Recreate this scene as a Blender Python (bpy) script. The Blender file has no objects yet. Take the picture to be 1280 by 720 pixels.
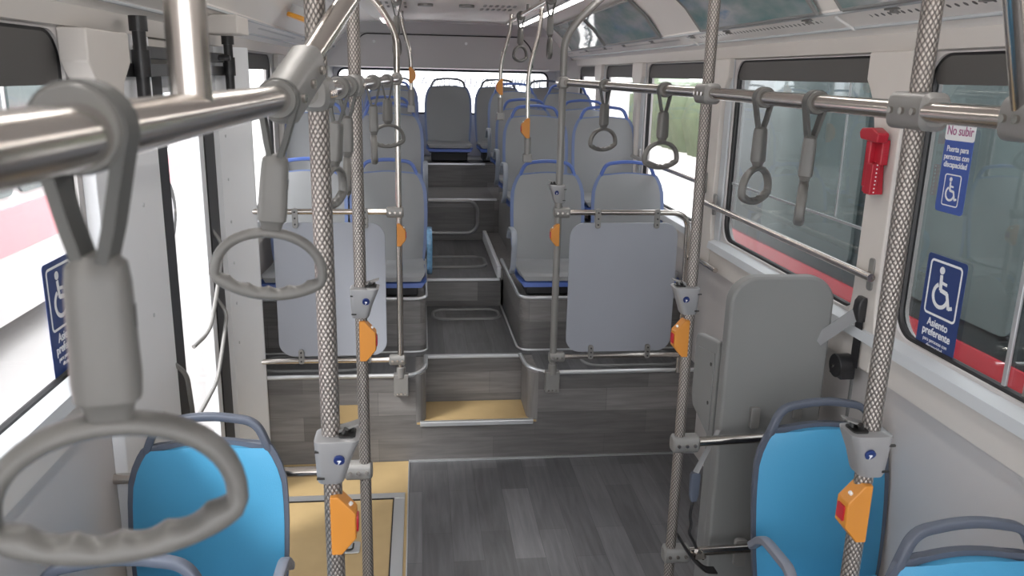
import bpy, bmesh, math, random
from mathutils import Vector, Matrix
PI = math.pi
SC = bpy.context.scene
COL = SC.collection
random.seed(7)

# ------------------------------------------------------------------ camera, world, light, exposure
cam_data = bpy.data.cameras.new('camera')
cam = bpy.data.objects.new('camera', cam_data)
COL.objects.link(cam)
SC.camera = cam
cam_data.sensor_width = 36.0
cam_data.lens = 1011.0 / 1280 * 36
cam_data.clip_start = 0.02
cam_data.clip_end = 200
_y, _p, _r = (math.radians(a) for a in (6.67, 14.75, 1.272))
fwd = Vector((math.sin(_y) * math.cos(_p), math.cos(_y) * math.cos(_p), -math.sin(_p)))
rgt = Vector((math.cos(_y), -math.sin(_y), 0))
upv = rgt.cross(fwd)
r2 = rgt * math.cos(_r) + upv * math.sin(_r)
u2 = -rgt * math.sin(_r) + upv * math.cos(_r)
M = Matrix((r2, u2, -fwd)).transposed().to_4x4()
M.translation = (0, 0, 2.05)
cam.matrix_world = M
cam_data.dof.use_dof = True
cam_data.dof.focus_distance = 3.2
cam_data.dof.aperture_fstop = 9.0

world = bpy.data.worlds.new('overcast sky')
SC.world = world
world.use_nodes = True
wn = world.node_tree.nodes
bg = wn['Background']
bg.inputs['Color'].default_value = (1.0, 0.985, 0.98, 1)
bg.inputs['Strength'].default_value = 2.1

sun_d = bpy.data.lights.new('hazy_sun', 'SUN')
sun_d.energy = 2.0
sun_d.angle = math.radians(12)
sun_d.color = (1.0, 0.96, 0.9)
sun = bpy.data.objects.new('hazy_sun', sun_d)
sun.rotation_euler = (math.radians(25), math.radians(-38), 0)
COL.objects.link(sun)

SC.view_settings.view_transform = 'Standard'
SC.view_settings.look = 'None'
SC.view_settings.gamma = 1
SC.view_settings.use_curve_mapping = False
SC.view_settings.exposure = 1.25

# ------------------------------------------------------------------ materials
MAT = {}
def mat(name, col, rough=0.5, metal=0.0, bump=0.0, bscale=200.0, vary=0.0, vscale=3.0, coat=0.0, spec=0.5):
    m = bpy.data.materials.new(name)
    m.use_nodes = True
    nt = m.node_tree
    b = nt.nodes['Principled BSDF']
    b.inputs['Base Color'].default_value = (*col, 1)
    b.inputs['Roughness'].default_value = rough
    b.inputs['Metallic'].default_value = metal
    b.inputs['Coat Weight'].default_value = coat
    b.inputs['Specular IOR Level'].default_value = spec
    tc = nt.nodes.new('ShaderNodeTexCoord')
    if vary:
        n = nt.nodes.new('ShaderNodeTexNoise')
        n.inputs['Scale'].default_value = vscale
        n.inputs['Detail'].default_value = 4
        nt.links.new(tc.outputs['Object'], n.inputs['Vector'])
        mx = nt.nodes.new('ShaderNodeMix')
        mx.data_type = 'RGBA'
        mx.inputs[6].default_value = (*[c * (1 - vary) for c in col], 1)
        mx.inputs[7].default_value = (*[min(1, c * (1 + vary)) for c in col], 1)
        nt.links.new(n.outputs['Fac'], mx.inputs[0])
        nt.links.new(mx.outputs[2], b.inputs['Base Color'])
    if bump:
        n = nt.nodes.new('ShaderNodeTexNoise')
        n.inputs['Scale'].default_value = bscale
        nt.links.new(tc.outputs['Object'], n.inputs['Vector'])
        bp = nt.nodes.new('ShaderNodeBump')
        bp.inputs['Strength'].default_value = bump
        bp.inputs['Distance'].default_value = 0.002
        nt.links.new(n.outputs['Fac'], bp.inputs['Height'])
        nt.links.new(bp.outputs['Normal'], b.inputs['Normal'])
    MAT[name] = m
    return m

mat('cream trim', (0.60, 0.57, 0.54), 0.45, vary=0.03)
mat('light reveal', (0.52, 0.55, 0.58), 0.4, vary=0.03)
mat('ceiling white', (0.84, 0.81, 0.78), 0.38, vary=0.03)
mat('wall panel', (0.52, 0.50, 0.495), 0.5, bump=0.1, vary=0.03)
mat('rear panel', (0.52, 0.505, 0.50), 0.55, vary=0.04)
mat('alu panel', (0.80, 0.82, 0.85), 0.42, metal=0.0, vary=0.04)
mat('alu edge', (0.62, 0.64, 0.66), 0.32, metal=0.75)
mat('stainless', (0.60, 0.56, 0.52), 0.17, metal=1.0, vary=0.05, vscale=8)
mat('seat grey', (0.235, 0.245, 0.255), 0.42, bump=0.15, bscale=500, vary=0.04)
mat('seat shell grey', (0.30, 0.33, 0.38), 0.4)
mat('seat blue', (0.07, 0.13, 0.40), 0.38)
mat('slate handle', (0.085, 0.10, 0.135), 0.4)
mat('cyan vinyl', (0.065, 0.32, 0.55), 0.45, bump=0.2, bscale=300, vary=0.05)
mat('clamp grey', (0.25, 0.247, 0.24), 0.42, metal=0.35, bump=0.15, bscale=900)
mat('strap plastic', (0.145, 0.143, 0.136), 0.38, vary=0.04)
mat('strap webbing', (0.09, 0.092, 0.088), 0.6)
mat('stop orange', (0.60, 0.24, 0.035), 0.4)
mat('stop red', (0.45, 0.01, 0.03), 0.3)
mat('pod silver', (0.38, 0.385, 0.395), 0.35, metal=0.45)
mat('dark socket', (0.02, 0.02, 0.02), 0.4)
mat('badge navy', (0.015, 0.035, 0.16), 0.4)
mat('badge white', (0.75, 0.78, 0.82), 0.5)
mat('panel grey', (0.31, 0.33, 0.375), 0.4, vary=0.03)
mat('cabinet grey', (0.21, 0.215, 0.215), 0.45, vary=0.04)
mat('low armrest', (0.19, 0.205, 0.25), 0.4)
mat('gasket black', (0.012, 0.012, 0.014), 0.45)
mat('black metal', (0.02, 0.02, 0.022), 0.35)
mat('blind grey', (0.075, 0.072, 0.07), 0.6)
mat('beech vinyl', (0.44, 0.32, 0.16), 0.45, vary=0.08, vscale=14)
mat('sticker navy', (0.02, 0.045, 0.17), 0.4)
mat('sticker blue', (0.05, 0.10, 0.36), 0.4)
mat('sticker white', (0.75, 0.77, 0.8), 0.5)
mat('sticker mauve', (0.35, 0.12, 0.25), 0.5)
mat('hammer red', (0.42, 0.012, 0.028), 0.3)
mat('white paint', (0.8, 0.8, 0.8), 0.4)
mat('belt grey', (0.22, 0.225, 0.235), 0.6)
mat('lamp amber', (0.75, 0.33, 0.03), 0.3)
mat('blue plastic wrap', (0.16, 0.33, 0.52), 0.15, bump=0.9, bscale=45, vary=0.45, vscale=60)
mat('bus red', (0.62, 0.05, 0.07), 0.25, coat=0.5)
mat('bus band', (0.75, 0.30, 0.33), 0.35)
mat('bus dark', (0.03, 0.04, 0.042), 0.25)
mat('bus white', (0.58, 0.56, 0.56), 0.3, coat=0.4)
mat('tyre', (0.03, 0.03, 0.03), 0.8)
mat('wheel steel', (0.4, 0.4, 0.42), 0.4, metal=0.6)
mat('concrete', (0.50, 0.49, 0.48), 0.85, vary=0.12, vscale=0.7)
mat('foliage', (0.085, 0.115, 0.065), 0.8, bump=1.0, bscale=6, vary=0.45, vscale=2.5)
mat('seat frame black', (0.02, 0.02, 0.022), 0.5)
mat('bus window', (0.12, 0.15, 0.15), 0.10, vary=0.6, vscale=1.4)
mat('far building', (0.55, 0.53, 0.5), 0.8, vary=0.1, vscale=0.5)

def plank_mat(name, rot, col):
    m = bpy.data.materials.new(name)
    m.use_nodes = True
    nt = m.node_tree
    b = nt.nodes['Principled BSDF']
    tc = nt.nodes.new('ShaderNodeTexCoord')
    mp = nt.nodes.new('ShaderNodeMapping')
    mp.inputs['Rotation'].default_value = rot
    nt.links.new(tc.outputs['Object'], mp.inputs['Vector'])
    br = nt.nodes.new('ShaderNodeTexBrick')
    br.inputs['Scale'].default_value = 1.0
    br.inputs['Brick Width'].default_value = 0.62
    br.inputs['Row Height'].default_value = 0.135
    br.inputs['Mortar Size'].default_value = 0.0012
    br.inputs['Mortar Smooth'].default_value = 0.3
    br.offset = 0.37
    br.inputs['Color1'].default_value = (*[c * 0.72 for c in col], 1)
    br.inputs['Color2'].default_value = (*[c * 1.30 for c in col], 1)
    br.inputs['Mortar'].default_value = (*[c * 0.6 for c in col], 1)
    nt.links.new(mp.outputs['Vector'], br.inputs['Vector'])
    mp2 = nt.nodes.new('ShaderNodeMapping')
    mp2.inputs['Scale'].default_value = (2.2, 26, 26)
    nt.links.new(mp.outputs['Vector'], mp2.inputs['Vector'])
    n = nt.nodes.new('ShaderNodeTexNoise')
    n.inputs['Scale'].default_value = 1.6
    n.inputs['Detail'].default_value = 6
    n.inputs['Distortion'].default_value = 0.6
    nt.links.new(mp2.outputs['Vector'], n.inputs['Vector'])
    rp = nt.nodes.new('ShaderNodeMapRange')
    rp.inputs[1].default_value = 0.3
    rp.inputs[2].default_value = 0.7
    rp.inputs[3].default_value = 0.78
    rp.inputs[4].default_value = 1.18
    nt.links.new(n.outputs['Fac'], rp.inputs[0])
    vm = nt.nodes.new('ShaderNodeVectorMath')
    vm.operation = 'SCALE'
    nt.links.new(br.outputs['Color'], vm.inputs[0])
    nt.links.new(rp.outputs[0], vm.inputs['Scale'])
    nt.links.new(vm.outputs[0], b.inputs['Base Color'])
    b.inputs['Roughness'].default_value = 0.42
    MAT[name] = m
FC = (0.105, 0.106, 0.112)
plank_mat('plank along', (0, 0, PI / 2), FC)            # floor planks running along the bus
plank_mat('plank across', (0, 0, 0), FC)
plank_mat('plank riser', (-PI / 2, 0, 0), (0.165, 0.16, 0.158))      # vertical faces looking to the front
plank_mat('plank side', (-PI / 2, 0, PI / 2), (0.165, 0.16, 0.158))

def knurl_mat():
    m = bpy.data.materials.new('knurled steel')
    m.use_nodes = True
    nt = m.node_tree
    N = nt.nodes
    L = nt.links
    b = N['Principled BSDF']
    b.inputs['Metallic'].default_value = 0.75
    b.inputs['Roughness'].default_value = 0.38
    tc = N.new('ShaderNodeTexCoord')
    sp = N.new('ShaderNodeSeparateXYZ')
    L.new(tc.outputs['Object'], sp.inputs[0])
    def mt(op, a, c=None):
        n = N.new('ShaderNodeMath')
        n.operation = op
        for i, v in enumerate((a, c)):
            if v is None: continue
            if isinstance(v, (int, float)): n.inputs[i].default_value = v
            else: L.new(v, n.inputs[i])
        return n.outputs[0]
    ang = mt('ARCTAN2', sp.outputs[1], sp.outputs[0])
    u = mt('MULTIPLY', ang, 6.0)
    v = mt('MULTIPLY', sp.outputs[2], 2 * PI / 0.030)
    s1 = mt('SINE', mt('ADD', u, v))
    s2 = mt('SINE', mt('SUBTRACT', u, v))
    h = mt('MULTIPLY', s1, s2)
    h = mt('ABSOLUTE', h)
    h = mt('POWER', h, 0.8)
    bp = N.new('ShaderNodeBump')
    bp.inputs['Strength'].default_value = 1.0
    bp.inputs['Distance'].default_value = 0.0013
    L.new(h, bp.inputs['Height'])
    L.new(bp.outputs['Normal'], b.inputs['Normal'])
    mx = N.new('ShaderNodeMix')
    mx.data_type = 'RGBA'
    mx.inputs[6].default_value = (0.10, 0.092, 0.088, 1)
    mx.inputs[7].default_value = (0.52, 0.475, 0.44, 1)
    L.new(h, mx.inputs[0])
    L.new(mx.outputs[2], b.inputs['Base Color'])
    MAT['knurled'] = m
knurl_mat()

def perf_mat():
    """Cream strip along the cove with a single dotted row of small vent holes."""
    m = bpy.data.materials.new('perforated strip')
    m.use_nodes = True
    N = m.node_tree.nodes
    L = m.node_tree.links
    b = N['Principled BSDF']
    b.inputs['Roughness'].default_value = 0.35
    tc = N.new('ShaderNodeTexCoord')
    sp = N.new('ShaderNodeSeparateXYZ')
    L.new(tc.outputs['Object'], sp.inputs[0])
    def mt(op, a, c=None):
        n = N.new('ShaderNodeMath')
        n.operation = op
        for i, v in enumerate((a, c)):
            if v is None: continue
            if isinstance(v, (int, float)): n.inputs[i].default_value = v
            else: L.new(v, n.inputs[i])
        return n.outputs[0]
    fy = mt('SUBTRACT', mt('FRACT', mt('MULTIPLY', sp.outputs[1], 28.0)), 0.5)
    fy = mt('DIVIDE', fy, 28.0)
    ax = mt('SUBTRACT', mt('ABSOLUTE', mt('SUBTRACT', sp.outputs[0], 0.30)), 1.122)
    d = mt('SQRT', mt('ADD', mt('MULTIPLY', fy, fy), mt('MULTIPLY', ax, ax)))
    hole = mt('LESS_THAN', d, 0.0075)
    gate = mt('LESS_THAN', mt('FRACT', mt('MULTIPLY', mt('ADD', sp.outputs[1], 0.35), 0.62)), 0.8)
    hole = mt('MULTIPLY', hole, gate)
    mx = N.new('ShaderNodeMix')
    mx.data_type = 'RGBA'
    mx.inputs[6].default_value = (0.84, 0.81, 0.78, 1)
    mx.inputs[7].default_value = (0.05, 0.05, 0.05, 1)
    L.new(hole, mx.inputs[0])
    L.new(mx.outputs[2], b.inputs['Base Color'])
    m.node_tree.nodes['Principled BSDF'].inputs['Roughness'].default_value = 0.3
    MAT['perf'] = m
perf_mat()

def glass_mat(name, tint, refl):
    m = bpy.data.materials.new(name)
    m.use_nodes = True
    N = m.node_tree.nodes
    L = m.node_tree.links
    N.remove(N['Principled BSDF'])
    t = N.new('ShaderNodeBsdfTransparent')
    t.inputs['Color'].default_value = (*tint, 1)
    g = N.new('ShaderNodeBsdfGlossy')
    g.inputs['Roughness'].default_value = 0.02
    g.inputs['Color'].default_value = (0.9, 0.95, 0.95, 1)
    f = N.new('ShaderNodeLayerWeight')
    f.inputs['Blend'].default_value = 0.5
    pw = N.new('ShaderNodeMath'); pw.operation = 'POWER'; pw.inputs[1].default_value = 7.0
    L.new(f.outputs['Facing'], pw.inputs[0])
    ma = N.new('ShaderNodeMath'); ma.operation = 'MULTIPLY_ADD'
    ma.inputs[1].default_value = 0.6; ma.inputs[2].default_value = refl
    L.new(pw.outputs[0], ma.inputs[0])
    mx = N.new('ShaderNodeMixShader')
    L.new(ma.outputs[0], mx.inputs[0])
    L.new(t.outputs[0], mx.inputs[1])
    L.new(g.outputs[0], mx.inputs[2])
    L.new(mx.outputs[0], N['Material Output'].inputs['Surface'])
    MAT[name] = m
glass_mat('window glass', (0.93, 0.94, 0.955), 0.03)
glass_mat('tinted glass', (0.62, 0.64, 0.65), 0.07)

def acrylic_mat():
    m = bpy.data.materials.new('roof display acrylic')
    m.use_nodes = True
    N = m.node_tree.nodes
    L = m.node_tree.links
    b = N['Principled BSDF']
    b.inputs['Roughness'].default_value = 0.05
    b.inputs['Specular IOR Level'].default_value = 0.9
    tc = N.new('ShaderNodeTexCoord')
    mp = N.new('ShaderNodeMapping')
    mp.inputs['Scale'].default_value = (5, 2.2, 7)
    L.new(tc.outputs['Object'], mp.inputs['Vector'])
    n = N.new('ShaderNodeTexNoise')
    n.inputs['Scale'].default_value = 1.3
    n.inputs['Detail'].default_value = 5
    L.new(mp.outputs[0], n.inputs['Vector'])
    cr = N.new('ShaderNodeValToRGB')  # blue-green and grey patches paint mirrored window views into the panel colour
    e = cr.color_ramp.elements
    e[0].position = 0.36; e[0].color = (0.14, 0.24, 0.25, 1)
    e[1].position = 0.66; e[1].color = (0.42, 0.43, 0.45, 1)
    k = e.new(0.5); k.color = (0.26, 0.32, 0.32, 1)
    k = e.new(0.76); k.color = (0.12, 0.24, 0.40, 1)
    L.new(n.outputs['Fac'], cr.inputs[0])
    L.new(cr.outputs[0], b.inputs['Base Color'])
    MAT['acrylic'] = m
acrylic_mat()

# ------------------------------------------------------------------ mesh helpers
class MB:
    def __init__(s):
        s.v = []; s.f = []
    def add(s, vs, fs):
        o = len(s.v)
        s.v += [Vector(v) for v in vs]
        s.f += [[i + o for i in f] for f in fs]
        return s
    def box(s, a, b):
        x0, y0, z0 = a; x1, y1, z1 = b
        return s.add([(x0, y0, z0), (x1, y0, z0), (x1, y1, z0), (x0, y1, z0), (x0, y0, z1), (x1, y0, z1), (x1, y1, z1), (x0, y1, z1)],
                     [(0, 3, 2, 1), (4, 5, 6, 7), (0, 1, 5, 4), (1, 2, 6, 5), (2, 3, 7, 6), (3, 0, 4, 7)])
    def xf(s, m):
        s.v = [m @ v for v in s.v]
        return s
    def prism(s, pts, axis, d0, d1):
        """pts: 2D outline; axis 'x': pts=(y,z), 'y': (x,z), 'z': (x,y)."""
        def p3(p, d):
            return {'x': (d, p[0], p[1]), 'y': (p[0], d, p[1]), 'z': (p[0], p[1], d)}[axis]
        n = len(pts)
        vs = [p3(p, d0) for p in pts] + [p3(p, d1) for p in pts]
        fs = [list(range(n)), list(range(2 * n - 1, n - 1, -1))]
        fs += [(i, i + n, (i + 1) % n + n, (i + 1) % n) for i in range(n)]
        return s.add(vs, fs)
    def tube(s, path, r, n=12, closed=False, caps=True, flat=None):
        """round (or flat=(half w, half t)) section swept along path"""
        P = [Vector(p) for p in path]
        k = len(P)
        T = []
        for i in range(k):
            if closed: t = P[(i + 1) % k] - P[i - 1]
            else: t = P[min(i + 1, k - 1)] - P[max(i - 1, 0)]
            T.append(t.normalized())
        up = Vector((0, 0, 1)) if abs(T[0].z) < 0.9 else Vector((0, 1, 0))
        if flat and len(flat) > 2: up = Vector(flat[2])
        N0 = (up - T[0] * up.dot(T[0])).normalized()
        vs = []
        for i in range(k):
            N0 = (N0 - T[i] * N0.dot(T[i])).normalized()
            if flat and len(flat) > 2:
                u = Vector(flat[2]); N0 = (u - T[i] * u.dot(T[i])).normalized()
            B = T[i].cross(N0)
            for j in range(n):
                a = 2 * PI * j / n
                if flat:
                    ca, sa = math.cos(a), math.sin(a)
                    e = 0.5
                    cx = math.copysign(abs(ca) ** e, ca) * flat[0]; cy = math.copysign(abs(sa) ** e, sa) * flat[1]
                    vs.append(P[i] + N0 * cx + B * cy)
                else:
                    rr = r[i] if isinstance(r, (list, tuple)) else r
                    vs.append(P[i] + (N0 * math.cos(a) + B * math.sin(a)) * rr)
        fs = []
        for i in range(k if closed else k - 1):
            a = i * n; b = ((i + 1) % k) * n
            for j in range(n):
                fs.append((a + j, a + (j + 1) % n, b + (j + 1) % n, b + j))
        if not closed and caps:
            fs.append(list(range(n - 1, -1, -1)))
            fs.append([(k - 1) * n + j for j in range(n)])
        return s.add(vs, fs)
    def cyl(s, p0, p1, r, n=16):
        return s.tube([p0, p1], r, n)
    def loft(s, rings, caps=True):
        n = len(rings[0])
        vs = [v for rg in rings for v in rg]
        fs = []
        for i in range(len(rings) - 1):
            for j in range(n):
                fs.append((i * n + j, i * n + (j + 1) % n, (i + 1) * n + (j + 1) % n, (i + 1) * n + j))
        if caps:
            fs.append(list(range(n - 1, -1, -1)))
            fs.append([(len(rings) - 1) * n + j for j in range(n)])
        return s.add(vs, fs)

def fillet(pts, r, n=6, closed=False):
    P = [Vector(p) for p in pts]
    out = []
    k = len(P)
    for i in range(k):
        if not closed and i in (0, k - 1):
            out.append(P[i]); continue
        a, b, c = P[i - 1], P[i], P[(i + 1) % k]
        d1 = (a - b); d2 = (c - b)
        rr = r[i] if isinstance(r, (list, tuple)) else r
        q = min(rr, d1.length * 0.49, d2.length * 0.49)
        s0 = b + d1.normalized() * q; s1 = b + d2.normalized() * q
        for j in range(n + 1):
            t = j / n
            out.append(s0 * (1 - t) ** 2 + b * 2 * t * (1 - t) + s1 * t * t)
    return out

def rrect(x0, y0, x1, y1, r, n=6):
    out = []
    for cx, cy, a0 in ((x1 - r, y1 - r, 0), (x0 + r, y1 - r, PI / 2), (x0 + r, y0 + r, PI), (x1 - r, y0 + r, 1.5 * PI)):
        for j in range(n + 1):
            a = a0 + PI / 2 * j / n
            out.append((cx + r * math.cos(a), cy + r * math.sin(a)))
    return out

def obj(name, mb, m, parent=None, loc=(0, 0, 0), bevel=0.0, rot=None, sharp=35):
    me = bpy.data.meshes.new(name)
    me.from_pydata([tuple(v) for v in mb.v], [], mb.f)
    bm = bmesh.new(); bm.from_mesh(me)
    bmesh.ops.recalc_face_normals(bm, faces=bm.faces)
    bm.to_mesh(me); bm.free()
    for p in me.polygons: p.use_smooth = True
    me.set_sharp_from_angle(angle=math.radians(sharp))
    me.materials.append(MAT[m])
    o = bpy.data.objects.new(name, me)
    COL.objects.link(o)
    o.location = loc
    if rot: o.rotation_euler = rot
    if parent: o.parent = parent
    if bevel:
        b = o.modifiers.new('bevel', 'BEVEL')
        b.width = bevel; b.segments = 3; b.limit_method = 'ANGLE'; b.angle_limit = math.radians(40)
        b.harden_normals = True
    return o

def tag(o, label, cat, group=None, kind=None):
    o['label'] = label; o['category'] = cat
    if group: o['group'] = group
    if kind: o['kind'] = kind
    return o
def thing(name, label, cat, loc=(0, 0, 0), rot=None, group=None):
    o = bpy.data.objects.new(name, None)
    COL.objects.link(o)
    o.empty_display_size = 0.05
    o.location = loc
    if rot: o.rotation_euler = rot
    return tag(o, label, cat, group)
def struct(name, mb, m, parent=None, bevel=0.0, sharp=35):
    o = obj(name, mb, m, parent, bevel=bevel, sharp=sharp)
    if not parent: o['kind'] = 'structure'
    return o
KIDS = {}
def kids(o): return [c for c in bpy.data.objects if c.parent == o]
def copy_tree(o, loc=None, rot=None, label=None, group=None, parent=None):
    c = o.copy(); COL.objects.link(c)
    if parent: c.parent = parent
    for ch in kids(o): copy_tree(ch, parent=c)
    if loc is not None: c.location = loc
    if rot is not None: c.rotation_euler = rot
    if label: c['label'] = label
    if group: c['group'] = group
    return c

def text_mesh(name, body, size, m, parent, loc, rot, bold=0.0, align='CENTER', ext=0.0004, sx=1.0):
    cu = bpy.data.curves.new(name, 'FONT')
    cu.body = body; cu.size = size; cu.align_x = align; cu.extrude = ext; cu.offset = bold
    t = bpy.data.objects.new(name, cu)
    COL.objects.link(t)
    dg = bpy.context.evaluated_depsgraph_get()
    me = bpy.data.meshes.new_from_object(t.evaluated_get(dg))
    bpy.data.objects.remove(t)
    me.materials.clear(); me.materials.append(MAT[m])
    o = bpy.data.objects.new(name, me)
    COL.objects.link(o)
    o.parent = parent; o.location = loc; o.rotation_euler = rot; o.scale = (sx, 1, 1)
    return o

# ------------------------------------------------------------------ dimensions of the bus interior
XL, XR, XC = -0.93, 1.53, 0.30
YF, YB = -1.6, 8.32
DY = 4.06            # face of the raised rear deck
DZ = 0.50
def cyl_x(x0, x1, y, z, r): return MB().cyl((x0, y, z), (x1, y, z), r)

# ================================================================== SETTING
struct('floor', MB().box((XL, YF, -0.06), (XR, DY + 0.3, 0.0)), 'plank along')
# deck body: two side decks, aisle notch with one step
def deck(x0, x1):
    b = MB()
    b.box((x0, DY, 0.0), (x1, DY + 0.30, DZ))
    return b
struct('wall_front_of_deck', MB().box((XL, DY, 0.0), (-0.03, DY + 0.29, DZ)).box((0.63, DY, 0), (XR, DY + 0.29, DZ)).box((-0.03, DY + 0.0, 0), (0.63, DY + 0.29, 0.215)), 'plank riser')
struct('floor_deck', MB().box((XL, DY + 0.29, 0.0), (XR, 5.37, DZ - 0.001)), 'plank riser')
# rounded inner corners beside the step
for s, x in ((1, -0.03), (-1, 0.63)):
    pts = [(x, DY + 0.001), (x, DY + 0.289)]
    q = [(x + s * 0.055, DY + 0.289)]
    cor = []
    for j in range(9):
        a = PI / 2 * j / 8
        cor.append((x + s * 0.055 * math.sin(a), DY + 0.07 - 0.069 * math.cos(a)))
    struct('trim_%d' % (1 if s > 0 else 2), MB().prism([(x, DY + 0.001)] + cor + [(x + s * 0.055, DY + 0.289), (x, DY + 0.289)], 'z', 0.2151, DZ - 0.0005), 'plank side')
struct('floor_deck_top', MB().box((XL, DY + 0.004, DZ - 0.0008), (-0.03, DY + 0.295, DZ + 0.003)).box((0.63, DY + 0.004, DZ - 0.0008), (XR, DY + 0.295, DZ + 0.003)).box((XL, DY + 0.295, DZ - 0.0008), (XR, 5.37, DZ + 0.003)), 'plank along')
# second aisle level and third, with risers
struct('floor_aisle_middle', MB().box((-0.03, 5.36, 0.45), (0.62, 6.8, 0.69)), 'plank riser')
struct('floor_aisle_middle_top', MB().box((-0.029, 5.365, 0.688), (0.619, 6.72, 0.693)), 'plank along')
struct('floor_side_platform', MB().box((0.55, 5.36, 0.45), (XR, 6.9, 0.755)).box((XL, 5.36, 0.45), (0.02, 6.9, 0.755)), 'plank side')
struct('floor_rear', MB().box((XL, 6.72, 0.45), (XR, 7.6, 1.035)), 'plank riser')
struct('floor_rear_bench', MB().box((XL, 7.50, 1.0), (XR, YB, 1.245)), 'plank riser')
# ramp cover let into the low floor beside the door
struct('floor_ramp_surround', MB().box((XL, 1.9, -0.001), (-0.07, 4.055, 0.004)), 'beech vinyl')
def frame_rect(x0, y0, x1, y1, w, z0, z1):
    b = MB()
    b.box((x0, y0, z0), (x1, y0 + w, z1)); b.box((x0, y1 - w, z0), (x1, y1, z1))
    b.box((x0, y0 + w, z0), (x0 + w, y1 - w, z1)); b.box((x1 - w, y0 + w, z0), (x1, y1 - w, z1))
    return b
ramp = thing('boarding_ramp', 'beige flush boarding ramp with grey metal frame set in the low floor beside the door', 'ramp', (0, 0, 0))
obj('ramp_board', MB().box((-0.90, 2.30, 0.0035), (-0.135, 3.64, 0.008)), 'beech vinyl', ramp)
fr = obj('ramp_frame', frame_rect(-0.92, 2.26, -0.085, 3.70, 0.055, 0.0035, 0.012), 'alu edge', ramp, bevel=0.002)
obj('ramp_frame_gap', frame_rect(-0.868, 2.312, -0.137, 3.648, 0.006, 0.008, 0.0125), 'gasket black', ramp)
la = obj('ramp_latch', MB().prism(rrect(-0.37, 3.18, -0.275, 3.27, 0.012), 'z', 0.008, 0.014), 'alu edge', ramp, bevel=0.002)
obj('latch_handle', MB().tube(fillet([(-0.355, 3.25, 0.016), (-0.355, 3.20, 0.017), (-0.305, 3.20, 0.017), (-0.305, 3.25, 0.016)], 0.02), 0.004, 8), 'dark socket', la)

# alu edge trims
def edge(name, pts, r=0.011, m='alu edge', fr_=0.05, closed=False):
    return struct(name, MB().tube(fillet(pts, fr_, closed=closed), r, 10, closed=closed), m)
edge('trim_deck_edge', [(XL, DY - 0.002, DZ), (0.03 - 0.06, DY - 0.002, DZ), (0.025, DY + 0.10, DZ), (0.026, DY + 0.29, DZ + 0.002)], 0.012, fr_=0.07)
edge('trim_deck_edge_far', [(XR, DY - 0.002, DZ), (0.66, DY - 0.002, DZ), (0.575, DY + 0.10, DZ), (0.565, DY + 0.29, DZ + 0.002)], 0.012, fr_=0.07)
struct('trim_step_back', MB().box((0.02, DY + 0.283, DZ - 0.012), (0.575, DY + 0.31, DZ + 0.006)), 'alu edge', bevel=0.003)
struct('floor_step', MB().box((-0.025, DY + 0.0, 0.214), (0.625, DY + 0.288, 0.226)), 'beech vinyl')
struct('trim_step_nosing', MB().box((-0.008, DY - 0.012, 0.205), (0.607, DY + 0.014, 0.232)), 'alu edge', bevel=0.004)
struct('trim_middle_nosing', MB().box((0.03, 5.352, 0.682), (0.54, 5.375, 0.699)), 'alu edge', bevel=0.003)
struct('trim_upper_nosing', MB().box((0.03, 6.708, 1.028), (0.64, 6.735, 1.045)), 'alu edge', bevel=0.003)
struct('trim_bench_nosing', MB().box((0.0, 7.488, 1.238), (0.60, 7.515, 1.255)), 'alu edge', bevel=0.003)
struct('trim_floor_joint', MB().box((-0.07, DY - 0.012, -0.001), (XR, DY + 0.001, 0.008)), 'alu edge')
struct('trim_platform_curb', MB().box((0.525, 5.40, 0.69), (0.555, 6.72, 0.775)), 'alu panel', bevel=0.006)
struct('trim_ramp_edge', MB().box((-0.072, 1.9, -0.001), (-0.066, 4.05, 0.006)), 'alu edge')
# beige patch on the riser
cv = tag(obj('riser_cover', MB().prism(rrect(-0.46, 0.235, -0.30, 0.338, 0.006), 'y', DY - 0.006, DY + 0.001), 'beech vinyl'),
    'small beige cover plate on the grey plank riser behind the knurled poles', 'cover plate')
# access hatches with rounded metal frames
def hatch(label, pts_fn, name='floor_hatch'):
    t = thing(name, label, 'hatch')
    return t
def rring(x0, y0, x1, y1, r): return rrect(x0, y0, x1, y1, r, 8)
t = thing('floor_hatch', 'rounded metal-framed hatch in the grey aisle floor just past the beige step', 'hatch', (0.30, 5.16, DZ))
obj('hatch_lid', MB().prism(rring(-0.20, -0.10, 0.20, 0.08, 0.06), 'z', 0.0, 0.006), 'plank along', t)
obj('hatch_frame', MB().tube([(x, y, 0.005) for x, y in rring(-0.22, -0.12, 0.22, 0.10, 0.08)], 0.012, 8, closed=True), 'cabinet grey', t)
t = thing('floor_hatch', 'long rounded hatch in the middle aisle floor between the second and third steps', 'hatch', (0.24, 5.88, 0.69))
obj('hatch_lid', MB().prism(rring(-0.22, -0.16, 0.22, 0.14, 0.08), 'z', 0.0, 0.007), 'plank along', t)
obj('hatch_frame', MB().tube([(x, y, 0.006) for x, y in rring(-0.24, -0.18, 0.24, 0.16, 0.1)], 0.014, 8, closed=True), 'cabinet grey', t)
t = thing('riser_hatch', 'rounded upright hatch with shiny tubular frame on the tall dark riser of the aisle', 'hatch', (0.20, 6.72, 0.70))
obj('hatch_lid', MB().prism(rring(-0.26, 0.07, 0.26, 0.32, 0.07), 'y', -0.012, 0.0), 'cabinet grey', t, bevel=0.003).data.materials[0] = MAT['plank riser']
obj('hatch_frame', MB().tube([(x, -0.012, z) for x, z in rring(-0.28, 0.055, 0.28, 0.325, 0.09)], 0.016, 10, closed=True), 'pod silver', t)

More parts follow.
